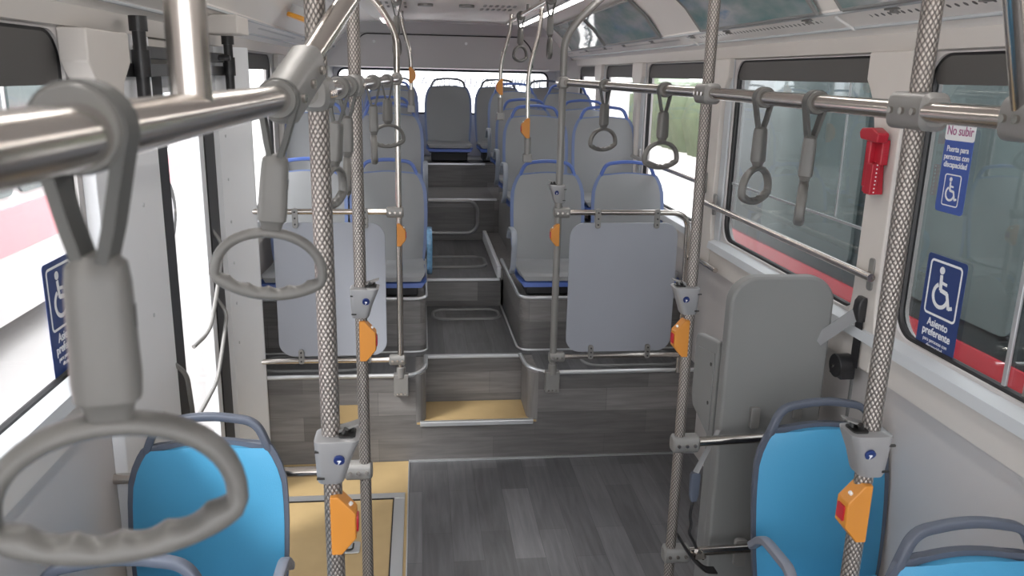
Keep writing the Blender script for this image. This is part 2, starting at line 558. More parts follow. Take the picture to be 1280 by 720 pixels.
# pods that carry the first row
def pod(x0, x1, sx):
    # plan outline with rounded corner at the aisle side
    y0, y1 = 4.42, 5.40
    if sx > 0:
        pts = fillet([(x0, y1, 0), (x0, y0, 0), (x1, y0, 0), (x1, y1, 0)], [0, .07, 0.001, 0], 8)
        e = fillet([(x0 - 0.01, y1, .82), (x0, y0, .82), (x1, y0, .82)], 0.08, 8)
    else:
        pts = fillet([(x1, y1, 0), (x1, y0, 0), (x0, y0, 0), (x0, y1, 0)], [0, .05, 0.001, 0], 8)
        e = fillet([(x1, y1, .82), (x1, y0, .82), (x0, y0, .82)], 0.06, 8)
    p2 = [(p[0], p[1]) for p in pts]
    return p2, e
for k, (a, b, s) in enumerate(((0.565, XR, 1), (XL, 0.03, -1))):
    p2, e = pod(a, b, s)
    struct('wall_seat_plinth' if k == 0 else 'wall_seat_plinth_door_side', MB().prism(p2, 'z', DZ + 0.002, 0.82), 'plank riser')
    struct('trim_plinth_edge' if k == 0 else 'trim_plinth_edge_door_side', MB().tube(e, 0.012, 10), 'alu edge')
    e2 = [(p[0] + (-0.004 if s > 0 else 0.004), p[1] - 0.004, DZ + 0.006) for p in e]
    struct('trim_plinth_foot' if k == 0 else 'trim_plinth_foot_door_side', MB().tube(e2, 0.007, 8), 'alu edge')

# ---- side walls with rounded window openings
def wall_cells(side, cells, z0=0.0, zt=2.146, th=0.05):
    """side +1: hammer side (x=XR), -1 door side. cells: list of (y0,y1,hole or None) hole=(hy0,hy1,hz0,hz1,r)"""
    b = MB()
    x = XR if side > 0 else XL
    xo = x + side * th
    for (y0, y1, h) in cells:
        if h is None:
            b.box((min(x, xo), y0, z0), (max(x, xo), y1, zt)); continue
        hy0, hy1, hz0, hz1, r = h
        ins = rrect(hy0, hz0, hy1, hz1, r, 8)
        # matching outer loop: project every sample to the cell rectangle
        outp = []
        k = 9
        for i, (py, pz) in enumerate(ins):
            c = i // k; j = i % k
            t = j / (k - 1)
            cy, cz = ((y1, zt), (y0, zt), (y0, z0), (y1, z0))[c]
            if c in (0, 2):
                q = (cy, pz if t < 0.25 else pz + (cz - pz) * min(1, (t - 0.25) / 0.25)) if t <= 0.5 else (cy + (py - cy) * max(0, (t - 0.5) / 0.5) if t < 1 else py, cz)
            else:
                q = (cy + (py - cy) * (1 - t / 0.5) if t < 0.5 else cy, cz if t <= 0.5 else cz + (pz - cz) * (t - 0.5) / 0.5)
            outp.append(q)
        n = len(ins)
        vs = [(x, *p) for p in ins] + [(x, *p) for p in outp] + [(xo, *p) for p in ins] + [(xo, *p) for p in outp]
        fs = []
        for i in range(n):
            j = (i + 1) % n
            fs += [(i, j, j + n, i + n), (i + 2 * n, i + 3 * n, j + 3 * n, j + 2 * n), (i, i + 2 * n, j + 2 * n, j)]
        b.add(vs, fs)
    return b

def window(idx, side, y0, y1, z0=1.262, z1=2.14, r=0.09, blind=2.05, glass='window glass'):
    x = XR if side > 0 else XL
    g = struct('window_%d' % idx, MB().box((x + side * 0.028, y0 - 0.02, z0 - 0.02), (x + side * 0.033, y1 + 0.02, z1 + 0.02)), glass)
    loop = [(x + side * 0.022, p[0], p[1]) for p in rrect(y0, z0, y1, z1, r, 8)]
    o = obj('window_gasket', MB().tube(loop, 0.013, 8, closed=True), 'gasket black', g)
    if blind:
        o = obj('window_blind', MB().prism(rrect(y0 + 0.012, blind, y1 - 0.012, z1 - 0.008, 0.03, 4), 'x', x + side * 0.012, x + side * 0.016), 'blind grey', g)
    return g

RW = [  # hammer side windows: (y0, y1)
    (0.62, 2.37), (2.60, 3.92), (4.22, 5.50), (5.78, 6.78), (7.06, 7.90)]
cells = [(YF, 0.5, None)]
prev = 0.5
for i, (a, b_) in enumerate(RW):
    nxt = (b_ + RW[i + 1][0]) / 2 if i < len(RW) - 1 else 8.0
    cells.append((prev, nxt, (a, b_, 1.262, 2.14, 0.09)))
    prev = nxt
cells.append((8.0, YB, None))
struct('wall_right', wall_cells(1, cells), 'wall panel', sharp=20)
for i, (a, b_) in enumerate(RW): window(i + 1, 1, a, b_, glass='tinted glass' if i < 2 else 'window glass')
LW = [(0.35, 2.33), (4.25, 5.45), (5.78, 6.78), (7.06, 7.90)]
cells = [(YF, 0.2, None), (0.2, 2.45, (0.35, 2.33, 1.24, 2.14, 0.09)), (2.45, 2.92, None), (3.98, 4.12, None)]
prev = 4.12
for i, (a, b_) in enumerate(LW[1:]):
    nxt = (b_ + LW[i + 2][0]) / 2 if i < 2 else 8.0
    cells.append((prev, nxt, (a, b_, 1.262, 2.14, 0.09)))
    prev = nxt
cells.append((8.0, YB, None))
struct('wall_left', wall_cells(-1, cells), 'wall panel', sharp=20)
window(11, -1, 0.35, 2.33, 1.24, 2.14, blind=2.0)
for i, (a, b_) in enumerate(LW[1:]): window(12 + i, -1, a, b_)
struct('wall_left_over_door', MB().box((XL - 0.05, 2.92, 2.02), (XL, 3.98, 2.146)), 'cream trim')
# sills and cover trims
for s, x, nm, y0, y1 in ((1, XR, 'right', YF, 3.98), (-1, XL, 'left', YF, 2.36), (1, XR, 'right_rear', 4.18, YB), (-1, XL, 'left_rear', 4.1, YB)):
    pr = [(x, 1.252), (x - s * 0.045, 1.238), (x - s * 0.052, 1.205), (x - s * 0.03, 1.195), (x, 1.195)]
    struct('trim_sill_' + nm, MB().prism(pr, 'y', y0, y1), 'light reveal', sharp=25)
    pr = [(x, 1.195), (x - s * 0.03, 1.195), (x - s * 0.03, 1.10), (x, 1.085)]
    struct('trim_under_sill_' + nm, MB().prism(pr, 'y', y0, y1), 'cream trim', sharp=25)
# lower-wall panel joints
for k, (y, z0_, z1_) in enumerate(((2.55, 0.0, 1.09),)):
    struct('trim_joint_%d' % k, MB().box((XR - 0.006, y, z0_), (XR, y + 0.012, z1_)), 'cabinet grey')

def pillar(side, y0, y1, idx, zt=2.15, zb=1.10, d=0.035, flare=0.085, m='cream trim'):
    """moulded pillar cover: waisted, flaring at head and foot"""
    f = flare
    pts = [(y0 - f * .1, zb), (y1 + f * .3, zb), (y1 + f * .35, 1.20)]
    for t in range(7):
        a = t / 6
        pts.append((y1 + f * .35 * (1 - a) ** 2, 1.20 + 0.18 * a))
    for t in range(8):
        a = t / 7
        pts.append((y1 + f * a ** 2.2, 1.86 + 0.20 * a))
    pts += [(y1 + f, zt), (y0 - f, zt)]
    for t in range(8):
        a = 1 - t / 7
        pts.append((y0 - f * a ** 2.2, 1.86 + 0.20 * a))
    for t in range(7):
        a = 1 - t / 6
        pts.append((y0 - f * .35 * (1 - a) ** 2, 1.20 + 0.18 * a))
    pts.append((y0 - f * .35, 1.20))
    x = XR if side > 0 else XL
    return struct('trim_pillar_%d' % idx, MB().prism(pts, 'x', x - side * d, x), m, bevel=0.008)
pillar(1, 2.425, 2.575, 1)
pillar(1, 4.0, 4.16, 2, flare=0.07)
pillar(1, 5.60, 5.70, 3, flare=0.08)
pillar(1, 6.87, 6.97, 4, flare=0.08)
pillar(-1, 5.60, 5.70, 5, flare=0.08)
pillar(-1, 6.87, 6.97, 6, flare=0.08)
# white reveal strip beside pillar 2
struct('trim_reveal_1', MB().box((XR - 0.012, 3.93, 1.22), (XR, 3.998, 2.146)), 'light reveal', bevel=0.004)
struct('trim_reveal_2', MB().box((XR - 0.010, 2.375, 1.22), (XR, 2.424, 2.146)), 'light reveal', bevel=0.004)
struct('trim_reveal_3', MB().box((XR - 0.010, 5.52, 1.22), (XR, 5.60, 2.146)), 'light reveal', bevel=0.004)
struct('trim_reveal_4', MB().box((XR - 0.010, 6.79, 1.22), (XR, 6.87, 2.146)), 'light reveal', bevel=0.004)
# door-side broad post with near moulding
pl = struct('trim_door_post_near', MB().prism([(XL, 2.36), (XL + 0.035, 2.37), (XL + 0.045, 2.62), (XL + 0.045, 2.90), (XL, 2.92)], 'z', 0.0, 2.146), 'alu panel', bevel=0.004)
struct('trim_pillar_head_near', MB().prism([(2.30, 2.146), (2.30, 2.06), (2.37, 1.99), (2.40, 1.90), (2.52, 1.90), (2.55, 2.0), (2.62, 2.06), (2.62, 2.146)], 'x', XL + 0.0, XL + 0.075), 'cream trim', bevel=0.006)
pl2 = struct('trim_door_post_far', MB().prism([(XL, 3.84), (XL + 0.03, 3.84), (XL + 0.045, 3.93), (-0.795, 4.035), (-0.795, 4.055), (XL, 4.055)], 'z', 0.0, 2.146), 'alu panel', bevel=0.003)
for k, z in enumerate((0.75, 0.95, 1.15, 1.35, 1.55, 1.75)):
    obj('screw_head', MB().cyl((XL + 0.046 - 0.004, 3.88 + .02, z), (XL + 0.046, 3.88 + .02, z), 0.007, 10), 'alu edge', pl2)
for z in (0.9, 1.25, 1.62):
    obj('screw_head', MB().cyl((XL + 0.043, 2.70, z), (XL + 0.048, 2.70, z), 0.007, 10), 'alu edge', pl)

# ---- the door leaves in the opening (far leaf glazed, near leaf folded at the near post)
d = MB()
d.box((XL - 0.03, 2.93, 0.03), (XL + 0.005, 3.02, 2.02))
dr = struct('door_1', d, 'clamp grey', bevel=0.004)
obj('door_gasket', MB().box((XL - 0.035, 3.02, 0.03), (XL + 0.008, 3.13, 2.02)), 'gasket black', dr)
d = frame_rect(0, 0, 0, 0, 0, 0, 0) if False else MB()
d.box((XL - 0.03, 3.60, 0.03), (XL + 0.002, 3.67, 2.02))
d.box((XL - 0.03, 3.13, 0.03), (XL + 0.002, 3.60, 0.16))
d.box((XL - 0.03, 3.13, 1.96), (XL + 0.002, 3.60, 2.02))
dr2 = struct('door_2', d, 'alu panel', bevel=0.004)
obj('door_pane', MB().box((XL - 0.018, 3.13, 0.16), (XL - 0.012, 3.60, 1.96)), 'window glass', dr2)
obj('door_gasket', MB().box((XL - 0.035, 3.67, 0.03), (XL + 0.008, 3.83, 2.02)), 'gasket black', dr2)
for pts in ([(-0.91, 3.70, 1.35), (-0.87, 3.72, 1.28), (-0.87, 3.56, 1.10), (-0.87, 3.40, 0.97), (-0.91, 3.28, 0.94)],
            [(-0.91, 3.70, 1.03), (-0.87, 3.71, 0.96), (-0.87, 3.60, 0.85), (-0.87, 3.45, 0.72), (-0.91, 3.29, 0.64)],
            [(-0.88, 2.88, 1.02), (-0.84, 2.92, 0.96), (-0.84, 2.96, 0.75), (-0.88, 2.97, 0.60)]):
    obj('door_handle', MB().tube(fillet([(p[0] - 0.02, p[1], p[2]) for p in pts], 0.06), 0.009, 10), 'clamp grey', dr2 if pts[0][1] > 3 else dr)
struct('trim_door_top', MB().box((XL - 0.0, 2.62, 2.02), (XL + 0.06, 3.95, 2.06)), 'black metal')

# ---- ceiling: cove profile swept along the bus
def cove(side, pts, name, m, y0=YF, y1=YB, th=0.012):
    P2 = [(XC + side * dx, z) for dx, z in pts]
    q = P2 + [(x, z + th) for x, z in reversed(P2)]
    return struct(name, MB().prism(q, 'y', y0, y1), m, sharp=25)
for s, nm in ((1, 'right'), (-1, 'left')):
    cove(s, [(1.24, 2.146), (1.215, 2.150), (1.20, 2.205)], 'ceiling_fascia_' + nm, 'cream trim')
    cove(s, [(1.212, 2.195), (1.16, 2.234), (1.158, 2.238)], 'ceiling_gutter_' + nm, 'ceiling white')
    cove(s, [(1.165, 2.232), (1.08, 2.278)], 'trim_vent_strip_' + nm, 'perf')
    struct('trim_seam_' + nm, MB().tube([(XC + s * 1.165, YF, 2.228), (XC + s * 1.165, YB, 2.228)], 0.006, 8), 'light reveal')
    struct('trim_panel_edge_' + nm, MB().box((XC + s * 1.09 - 0.008, YF, 2.268), (XC + s * 1.09 + 0.008, YB, 2.285)), 'light reveal', bevel=0.003)
    cove(s, [(1.09, 2.272), (1.00, 2.385), (0.88, 2.485), (0.80, 2.500), (0.62, 2.512), (0.0, 2.52)], 'ceiling_' + nm, 'ceiling white')
    cove(s, [(0.68, 2.500), (0.63, 2.474), (0.53, 2.474), (0.48, 2.505)], 'trim_ceiling_beam_' + nm, 'ceiling white', 0.0, 7.4)
fill_mat = bpy.data.materials.new('added fill glow')  # glow of the ceiling strips added as fill light
fill_mat.use_nodes = True
_b = fill_mat.node_tree.nodes['Principled BSDF']
_b.inputs['Emission Color'].default_value = (1.0, 0.95, 0.9, 1)
_b.inputs['Emission Strength'].default_value = 7.0
MAT['added fill'] = fill_mat
for s, nm in ((1, 'hammer'), (-1, 'door')):  # strips added to brighten the interior, not lamps known from this bus
    lt = thing('added_light_strip', 'slim added fill-light strip along the ceiling beside the aisle, %s side' % nm, 'light', (XC + s * 0.58, 3.0, 2.462))
    obj('fill_diffuser', MB().prism([(-0.022, 0.0), (-0.014, -0.008), (0.014, -0.008), (0.022, 0.0)], 'y', -4.3, 4.3), 'added fill', lt)
    obj('fill_rail', MB().box((-0.032, -4.35, 0.0), (0.032, 4.35, 0.012)), 'light reveal', lt)
# glossy roof display panels on the hammer-side cove
RP = [(7.42, 6.12, 1), (6.04, 4.70, 2), (3.98, 2.80, 3), (2.62, 1.40, 4)]
def cove_pt(t):
    pts = [(1.075, 2.288), (0.99, 2.392), (0.885, 2.480)]
    if t < 0.5:
        a, b_, u = pts[0], pts[1], t * 2
    else:
        a, b_, u = pts[1], pts[2], t * 2 - 1
    return (a[0] + (b_[0] - a[0]) * u, a[1] + (b_[1] - a[1]) * u)
for s in (1, -1):
  for (y1, y0, k) in RP:
    if s < 0 and k > 2: continue
    if s < 0: continue
    t = thing('roof_display_panel', ['', 'rearmost glossy panel in the sloping roof cove, next to the bright rear corner', 'glossy blue-green panel in the roof cove above the mid windows',
             'broad glossy blue-green roof panel above the window with the red hammer', 'glossy roof panel above the window with the wheelchair stickers'][k], 'roof panel', (XC, 0, 0), group=None)
    rows = [cove_pt(j / 6) for j in range(7)]
    b = MB()
    vs = []; fs = []
    for j, (dx, z) in enumerate(rows):
        for (yy) in (y0, y1):
            vs.append((s * (dx - 0.014), yy, z - 0.014))
    for j, (dx, z) in enumerate(rows):
        for (yy) in (y0, y1):
            vs.append((s * (dx - 0.004), yy, z - 0.004))
    n = 14
    for j in range(6):
        fs += [(2 * j, 2 * j + 1, 2 * j + 3, 2 * j + 2), (n + 2 * j, n + 2 * j + 2, n + 2 * j + 3, n + 2 * j + 1), (2 * j, 2 * j + 2, n + 2 * j + 2, n + 2 * j), (2 * j + 1, n + 2 * j + 1, n + 2 * j + 3, 2 * j + 3)]
    fs += [(0, n, n + 1, 1), (12, 13, n + 13, n + 12)]
    b.add(vs, fs)
    obj('acrylic_sheet', b, 'acrylic', t)
    lo = [(s * (rows[0][0] - .012), y0, rows[0][1] - .010), (s * (rows[0][0] - .012), y1, rows[0][1] - .010)]
    hi = [(s * (rows[-1][0] - .012), y0, rows[-1][1] - .010), (s * (rows[-1][0] - .012), y1, rows[-1][1] - .010)]
    fb = MB().cyl(lo[0], lo[1], 0.008, 8).cyl(hi[0], hi[1], 0.008, 8)
    for yy in (y0, y1):
        fb.tube([(s * (dx - .014), yy, z - .012) for dx, z in rows], 0.008, 8)
    obj('panel_frame', fb, 'cabinet grey', t)
# small latches / slots along the vent strip
for yy in (7.0, 6.3, 5.7, 5.0, 4.25, 3.75, 2.95, 2.4, 2.0):
    struct('trim_latch_%d' % int(yy * 100), MB().box((XC + 1.095, yy - 0.035, 2.262), (XC + 1.118, yy + 0.035, 2.268)).box((XC + 1.10, yy - 0.012, 2.253), (XC + 1.125, yy + 0.012, 2.265)), 'clamp grey', bevel=0.002)
for yy in (4.30, 2.72):
    struct('trim_cove_joint_%d' % int(yy * 100), MB().tube([(XC + 1.09, yy, 2.262), (XC + 1.165, yy, 2.222)], 0.005, 6), 'white paint')

# ---- rear wall with wide window, upper panel, side returns
ins = rrect(-0.79, 1.66, 1.29, 2.08, 0.07, 8)
b = MB()
k = 9
outp = []
for i, (px, pz) in enumerate(ins):
    c = i // k; t_ = (i % k) / (k - 1)
    cx, cz = ((XR, 2.60), (XL, 2.60), (XL, 0.9), (XR, 0.9))[c]
    if c in (0, 2):
        q = (cx, pz + (cz - pz) * min(1, t_ * 2)) if t_ <= 0.5 else (cx + (px - cx) * (t_ - .5) * 2, cz)
    else:
        q = (px + (cx - px) * min(1, t_ * 2), cz) if t_ <= 0.5 else (cx, cz + (pz - cz) * (t_ - .5) * 2)
    outp.append(q)
n = len(ins)
b.add([(p[0], YB, p[1]) for p in ins] + [(p[0], YB, p[1]) for p in outp] + [(p[0], YB + .05, p[1]) for p in ins] + [(p[0], YB + .05, p[1]) for p in outp],
      [f for i in range(n) for f in ((i, (i + 1) % n, (i + 1) % n + n, i + n), (i + 2 * n, i + 3 * n, (i + 1) % n + 3 * n, (i + 1) % n + 2 * n), (i, i + 2 * n, (i + 1) % n + 2 * n, (i + 1) % n))])
struct('wall_rear', b, 'rear panel', sharp=20)
g = struct('window_20', MB().box((-0.81, YB + 0.028, 1.64), (1.31, YB + 0.033, 2.10)), 'window glass')
obj('window_gasket', MB().tube([(p[0], YB + 0.01, p[1]) for p in ins], 0.013, 8, closed=True), 'gasket black', g)
mat('faint lettering', (0.86, 0.82, 0.86), 0.6)
text_mesh('window_lettering', 'MOVILIDAD ELECTRICA', 0.12, 'faint lettering', g, (0.62, YB + 0.036, 1.93), (PI / 2, 0, PI), sx=0.95)
struct('trim_rear_header', MB().prism([(8.10, 2.10), (YB, 2.09), (YB, 2.52), (7.95, 2.52), (7.95, 2.50), (8.06, 2.41)], 'x', XL + 0.02, XR - 0.02), 'rear panel', bevel=0.004)
struct('trim_rear_shut_line', MB().tube(fillet([(-0.62, 8.092, 2.12), (-0.60, 8.074, 2.30), (-0.52, 8.058, 2.40), (0.98, 8.058, 2.40), (1.08, 8.074, 2.30), (1.10, 8.092, 2.12)], 0.05), 0.006, 6), 'gasket black')
for x in (-0.42, -0.12, 0.45, 0.85):
    struct('trim_rear_screw_%d' % int(x * 100 + 100), MB().cyl((x, 8.066, 2.33), (x, 8.09, 2.33), 0.014, 12), 'white paint')
struct('trim_rear_corner_right', MB().prism([(XR, 7.95), (XR - 0.02, 7.97), (XR - 0.16, YB), (XR, YB)], 'z', 0.9, 2.2), 'rear panel')
struct('trim_rear_corner_left', MB().prism([(XL, 7.95), (XL + 0.02, 7.97), (XL + 0.10, YB), (XL, YB)], 'z', 0.9, 2.2), 'rear panel')
# front end of the shell (behind the viewpoint): low dash wall and windscreen
struct('wall_front', MB().box((XL, YF - 0.06, 0), (XR, YF, 0.45)).box((XL, YF - 0.06, 2.42), (XR, YF, 2.6)), 'cream trim')
struct('window_21', MB().box((XL, YF - 0.035, 0.45), (XR, YF - 0.03, 2.42)), 'window glass')

# ---- air-conditioning return unit on the rear ceiling
ac = thing('ceiling_air_unit', 'grey moulded air outlet unit on the ceiling towards the rear window', 'air vent', (0.16, 5.6, 2.50))
obj('housing', MB().loft([[(x * s, y * s2, z) for x, y in rrect(-0.55, -0.9, 0.55, 0.9, 0.1)] for s, s2, z in ((1, 1, 0.012), (1, 1, -0.02), (0.9, 0.93, -0.06))]), 'ceiling white', ac)
for sx in (-1, 1):
    for yy in (-0.62, -0.35):
        gr = MB()
        for q in range(6): gr.box((sx * 0.32 - 0.10 + q * 0.035, yy - 0.05, -0.066), (sx * 0.32 - 0.085 + q * 0.035, yy + 0.05, -0.058))
        obj('vent_grille', gr, 'clamp grey', ac)
    obj('air_nozzle', MB().cyl((sx * 0.12, -0.62, -0.075), (sx * 0.12, -0.62, -0.058), 0.045, 20), 'clamp grey', ac)
# door gear boxes and amber marker lamp on the door-side ceiling
t = tag(obj('door_gear_cover', MB().box((-0.87, 3.50, 2.185), (-0.72, 3.72, 2.26)), 'cream trim', bevel=0.008), 'pale boxy cover on the ceiling above the far door shaft', 'cover')
lm = thing('marker_lamp', 'amber edged lamp tilted down from the ceiling over the door side', 'lamp', (-0.60, 4.85, 2.33), (0.0, 0.30, 0.0))
obj('lamp_lens', MB().prism(rrect(-0.10, -0.22, 0.02, 0.22, 0.04), 'z', -0.03, -0.005), 'lamp amber', lm, bevel=0.008)
obj('lamp_body', MB().prism(rrect(-0.09, -0.20, 0.16, 0.20, 0.04), 'z', -0.012, 0.04), 'light reveal', lm, bevel=0.004)
def shaft(y, label):
    t = thing('door_shaft', label, 'door shaft', (-0.85, y, 0))
    obj('shaft_tube', MB().cyl((0, 0, 1.93), (0, 0, 2.16), 0.02, 16), 'black metal', t)
    obj('shaft_sleeve', MB().cyl((0, 0, 2.02), (0, 0, 2.10), 0.027, 16), 'black metal', t)
    obj('shaft_bearing', MB().cyl((0, 0, 2.155), (0, 0, 2.20), 0.027, 18), 'black metal', t)
    return t
shaft(2.70, 'black upright door shaft by the broad pale door post')
shaft(3.90, 'black upright door shaft at the far edge of the doorway')
t = tag(obj('door_linkage', MB().box((-0.89, 2.74, 2.075), (-0.86, 3.86, 2.115)).cyl((-0.85, 3.70, 2.095), (-0.80, 3.70, 2.095), 0.012), 'black metal', bevel=0.004), 'black horizontal linkage bar between the two door shafts under the ceiling', 'linkage')

# ================================================================== HANDRAILS
R35 = 0.0175
def clamp_mesh(px, py, z, r=0.026, h=0.05):
    return MB().cyl((px, py, z - h / 2), (px, py, z + h / 2), r, 20)
def clamp_block(parent, c, d, l=0.10, w=0.030, name='clamp'):
    """moulded clamp: rounded block along direction d (unit, horizontal) centred at c, with bolts"""
    d = Vector(d).normalized()
    side = Vector((-d.y, d.x, 0)) if abs(d.z) < 0.5 else Vector((1, 0, 0))
    up = d.cross(side)
    rings = []
    for t, k in ((-1, 0.72), (-0.86, 0.97), (0.86, 0.97), (1, 0.72)):
        rings.append([Vector(c) + d * (t * l / 2) + side * (math.copysign(abs(math.cos(a)) ** .6, math.cos(a)) * w * k * 0.85) + up * (math.copysign(abs(math.sin(a)) ** .6, math.sin(a)) * w * k) for a in [2 * PI * j / 20 for j in range(20)]])
    o = obj(name, MB().loft(rings), 'clamp grey', parent)
    for t in (-0.5, 0.0, 0.5):
        p = Vector(c) + d * (t * l * 0.6)
        obj('clamp_bolt', MB().cyl(p - side * (w * 0.86 + 0.004), p + side * (w * 0.86 + 0.004), 0.0062, 8), 'stainless', o)
    return o

# door-side overhead rail
railL = thing('overhead_handrail', 'thick overhead steel handrail on the door side, hung with six straps', 'handrail')
obj('rail_tube', MB().tube([(-0.185, -0.6, 2.013), (-0.182, 1.45, 2.013), (-0.178, 2.35, 2.013), (-0.105, 4.03, 2.02)], R35, 20), 'stainless', railL)
obj('upright', MB().cyl((-0.185, 0.705, 2.01), (-0.185, 0.705, 2.50), 0.0165, 20), 'stainless', railL)
obj('brace', MB().cyl((-0.185, 1.16, 2.013), (0.03, 2.10, 2.50), 0.0175, 20), 'stainless', railL)
clamp_block(railL, (-0.172, 1.19, 2.032), (0.20, 0.88, 0.45), 0.14, 0.034)
# hammer-side overhead rail
railR = thing('overhead_handrail', 'horizontal steel handrail with four straps in front of the hammer-side windows', 'handrail')
obj('rail_tube', MB().tube([(0.86, -0.6, 2.004), (0.862, 1.37, 2.004), (0.878, 2.47, 2.01), (0.708, 4.03, 2.02)], R35, 20), 'stainless', railR)
obj('brace', MB().cyl((0.855, 1.085, 2.01), (0.60, 0.93, 2.50), 0.0175, 20), 'stainless', railR)
clamp_block(railR, (0.86, 1.07, 2.005), (0.0, 1, 0), 0.09, 0.034)

def pole(x, y, label, z0=0.0, z1=2.51, knurl=True, group=None):
    t = thing('grab_pole', label, 'grab pole', (x, y, 0), group=group)
    obj('pole_tube', MB().cyl((0, 0, z0), (0, 0, z1), 0.0178, 28), 'knurled' if knurl else 'stainless', t)
    obj('ceiling_flange', MB().cyl((0, 0, z1 - 0.01), (0, 0, z1), 0.04, 20), 'clamp grey', t)
    return t
pL1 = pole(-0.172, 1.45, 'thick knurled steel pole closest to the cyan seat on the door side')
pL2 = pole(-0.177, 2.35, 'knurled pole on the door side with a clamp and low bar beside the ramp')
pR1 = pole(0.872, 1.37, 'leaning-looking knurled steel pole between the two cyan seats on the hammer side')
pR2 = pole(0.875, 2.46, 'knurled pole beside the grey cabinet, carrying two low bars')
clamp_block(pR1, (0, 0, 2.004), (0, 1, 0), 0.115, 0.034)
clamp_block(pR2, (0, 0, 2.008), (0, 1, 0), 0.11, 0.032)
clamp_block(pL1, (0, 0, 2.013), (0, 1, 0), 0.11, 0.030)
clamp_block(pL2, (0, 0, 2.013), (0, 1, 0), 0.10, 0.030)
# low bars
lbar = tag(obj('guard_bar', MB().tube([(-0.93, 2.35, 0.835), (-0.185, 2.35, 0.84)], 0.0165, 16), 'stainless'), 'short low steel bar behind the cyan seat, ending at the slimmer knurled pole', 'bar')
clamp_block(pL2, (-0.02, 0, 0.84), (1, 0, 0), 0.085, 0.030)
hb = thing('guard_bar', 'pair of low steel bars reaching from knurled pole to grey cabinet', 'bar', (0.865, 2.46, 0))
obj('upper_bar', MB().tube([(0, 0, 0.845), (0.32, 0.0, 0.855)], 0.0165, 16), 'stainless', hb)
obj('lower_bar', MB().tube([(0, 0, 0.418), (0.34, 0.0, 0.425)], 0.0165, 16), 'stainless', hb)
for zz in (0.40,):
    obj('wall_bracket', MB().prism(rrect(0.255, zz - 0.06, 0.30, zz + 0.05, 0.012), 'y', 0.012, 0.03), 'clamp grey', hb, bevel=0.003)
clamp_block(pR2, (0.02, 0, 0.845), (1, 0, 0), 0.095, 0.032)
clamp_block(pR2, (0.02, 0, 0.418), (1, 0, 0), 0.095, 0.032)

# deck-front posts (smooth)
pL3 = thing('grab_pole', 'smooth shiny steel post at the deck edge on the door side', 'grab pole', (-0.105, 4.03, 0))
obj('pole_tube', MB().tube(fillet([(0, 0, 0.48), (0, 0, 2.22), (-0.06, 0, 2.33), (-0.22, 0, 2.50)], 0.07), 0.0155, 16), 'stainless', pL3)
pR3 = thing('grab_pole', 'smooth dull grey post at the deck edge on the hammer side', 'grab pole', (0.700, 4.03, 0))
obj('pole_tube', MB().tube(fillet([(0, 0, 0.48), (0, 0, 2.22), (0.06, 0, 2.31), (0.27, 0, 2.51)], 0.07), 0.0185, 16), 'clamp grey', pR3)
for p, s in ((pL3, -1), (pR3, 1)):
    clamp_block(p, (s * 0.018, 0, 1.378), (1, 0, 0), 0.085, 0.028)
    clamp_block(p, (s * 0.018, 0, 0.60), (1, 0, 0), 0.085, 0.028)
    clamp_block(p, (0, 0, 2.02), (0, 1, 0), 0.09, 0.03)
    ft = obj('foot_bracket', MB().box((-0.038, -0.018, 0.40), (0.038, 0.028, 0.52)).cyl((0, 0, 0.5), (0, 0, 0.56), 0.024, 16), 'clamp grey', p, bevel=0.004)
    bo = MB()
    for dx in (-0.02, 0.0, 0.02): bo.cyl((dx, -0.023, 0.415), (dx, -0.017, 0.415), 0.005, 8)
    obj('foot_bolt', bo, 'stainless', ft)

# modesty panels
def screen(x0, x1, label, tops, bots, tube_pts, bot_pts):
    t = thing('modesty_screen', label, 'screen', (x0, 4.03, DZ))
    z0, z1 = 0.628 - DZ, 1.325 - DZ
    w = x1 - x0
    out = [(0, z0 + 0.06)]
    pts = rrect(0, z0, w, z1, 0.075, 8)
    obj('screen_sheet', MB().prism(pts, 'y', -0.008, 0.004), 'panel grey', t, bevel=0.002)
    obj('top_tube', MB().tube([(p[0] - x0, p[1] - 4.03, p[2] - DZ) for p in tube_pts], 0.0145, 14), 'stainless', t)
    obj('bottom_tube', MB().tube([(p[0] - x0, p[1] - 4.03, p[2] - DZ) for p in bot_pts], 0.0145, 14), 'stainless', t)
    for xs, zz0, zz1 in [(a, 1.298, 1.40) for a in tops] + [(a, 0.590, 0.668) for a in bots]:
        br = obj('screen_clip', MB().prism(rrect(xs - x0 - 0.014, zz0 - DZ, xs - x0 + 0.014, zz1 - DZ, 0.012, 5), 'y', -0.022, -0.008), 'clamp grey', t, bevel=0.002)
        bo = MB()
        for q in (0.2, 0.5, 0.8): bo.cyl((xs - x0, -0.027, zz0 - DZ + (zz1 - zz0) * q), (xs - x0, -0.021, zz0 - DZ + (zz1 - zz0) * q), 0.0045, 8)
        obj('clip_bolt', bo, 'dark socket', br)
    return t
screen(0.765, 1.335, 'light grey modesty screen on the hammer side, below the tube with a rounded end', (0.905, 1.215), (0.90, 1.21),
       fillet([(0.70, 4.03, 1.378), (1.385, 4.03, 1.378), (1.395, 4.03, 0.50)], 0.09, 8), [(0.70, 4.03, 0.60), (1.40, 4.03, 0.60)])
screen(-0.72, -0.175, 'light grey modesty screen on the door side, seen behind the knurled poles', (-0.61, -0.27), (-0.61, -0.27),
       [(-0.105, 4.03, 1.378), (-0.93, 4.03, 1.378)], [(-0.105, 4.03, 0.60), (-0.93, 4.03, 0.60)])
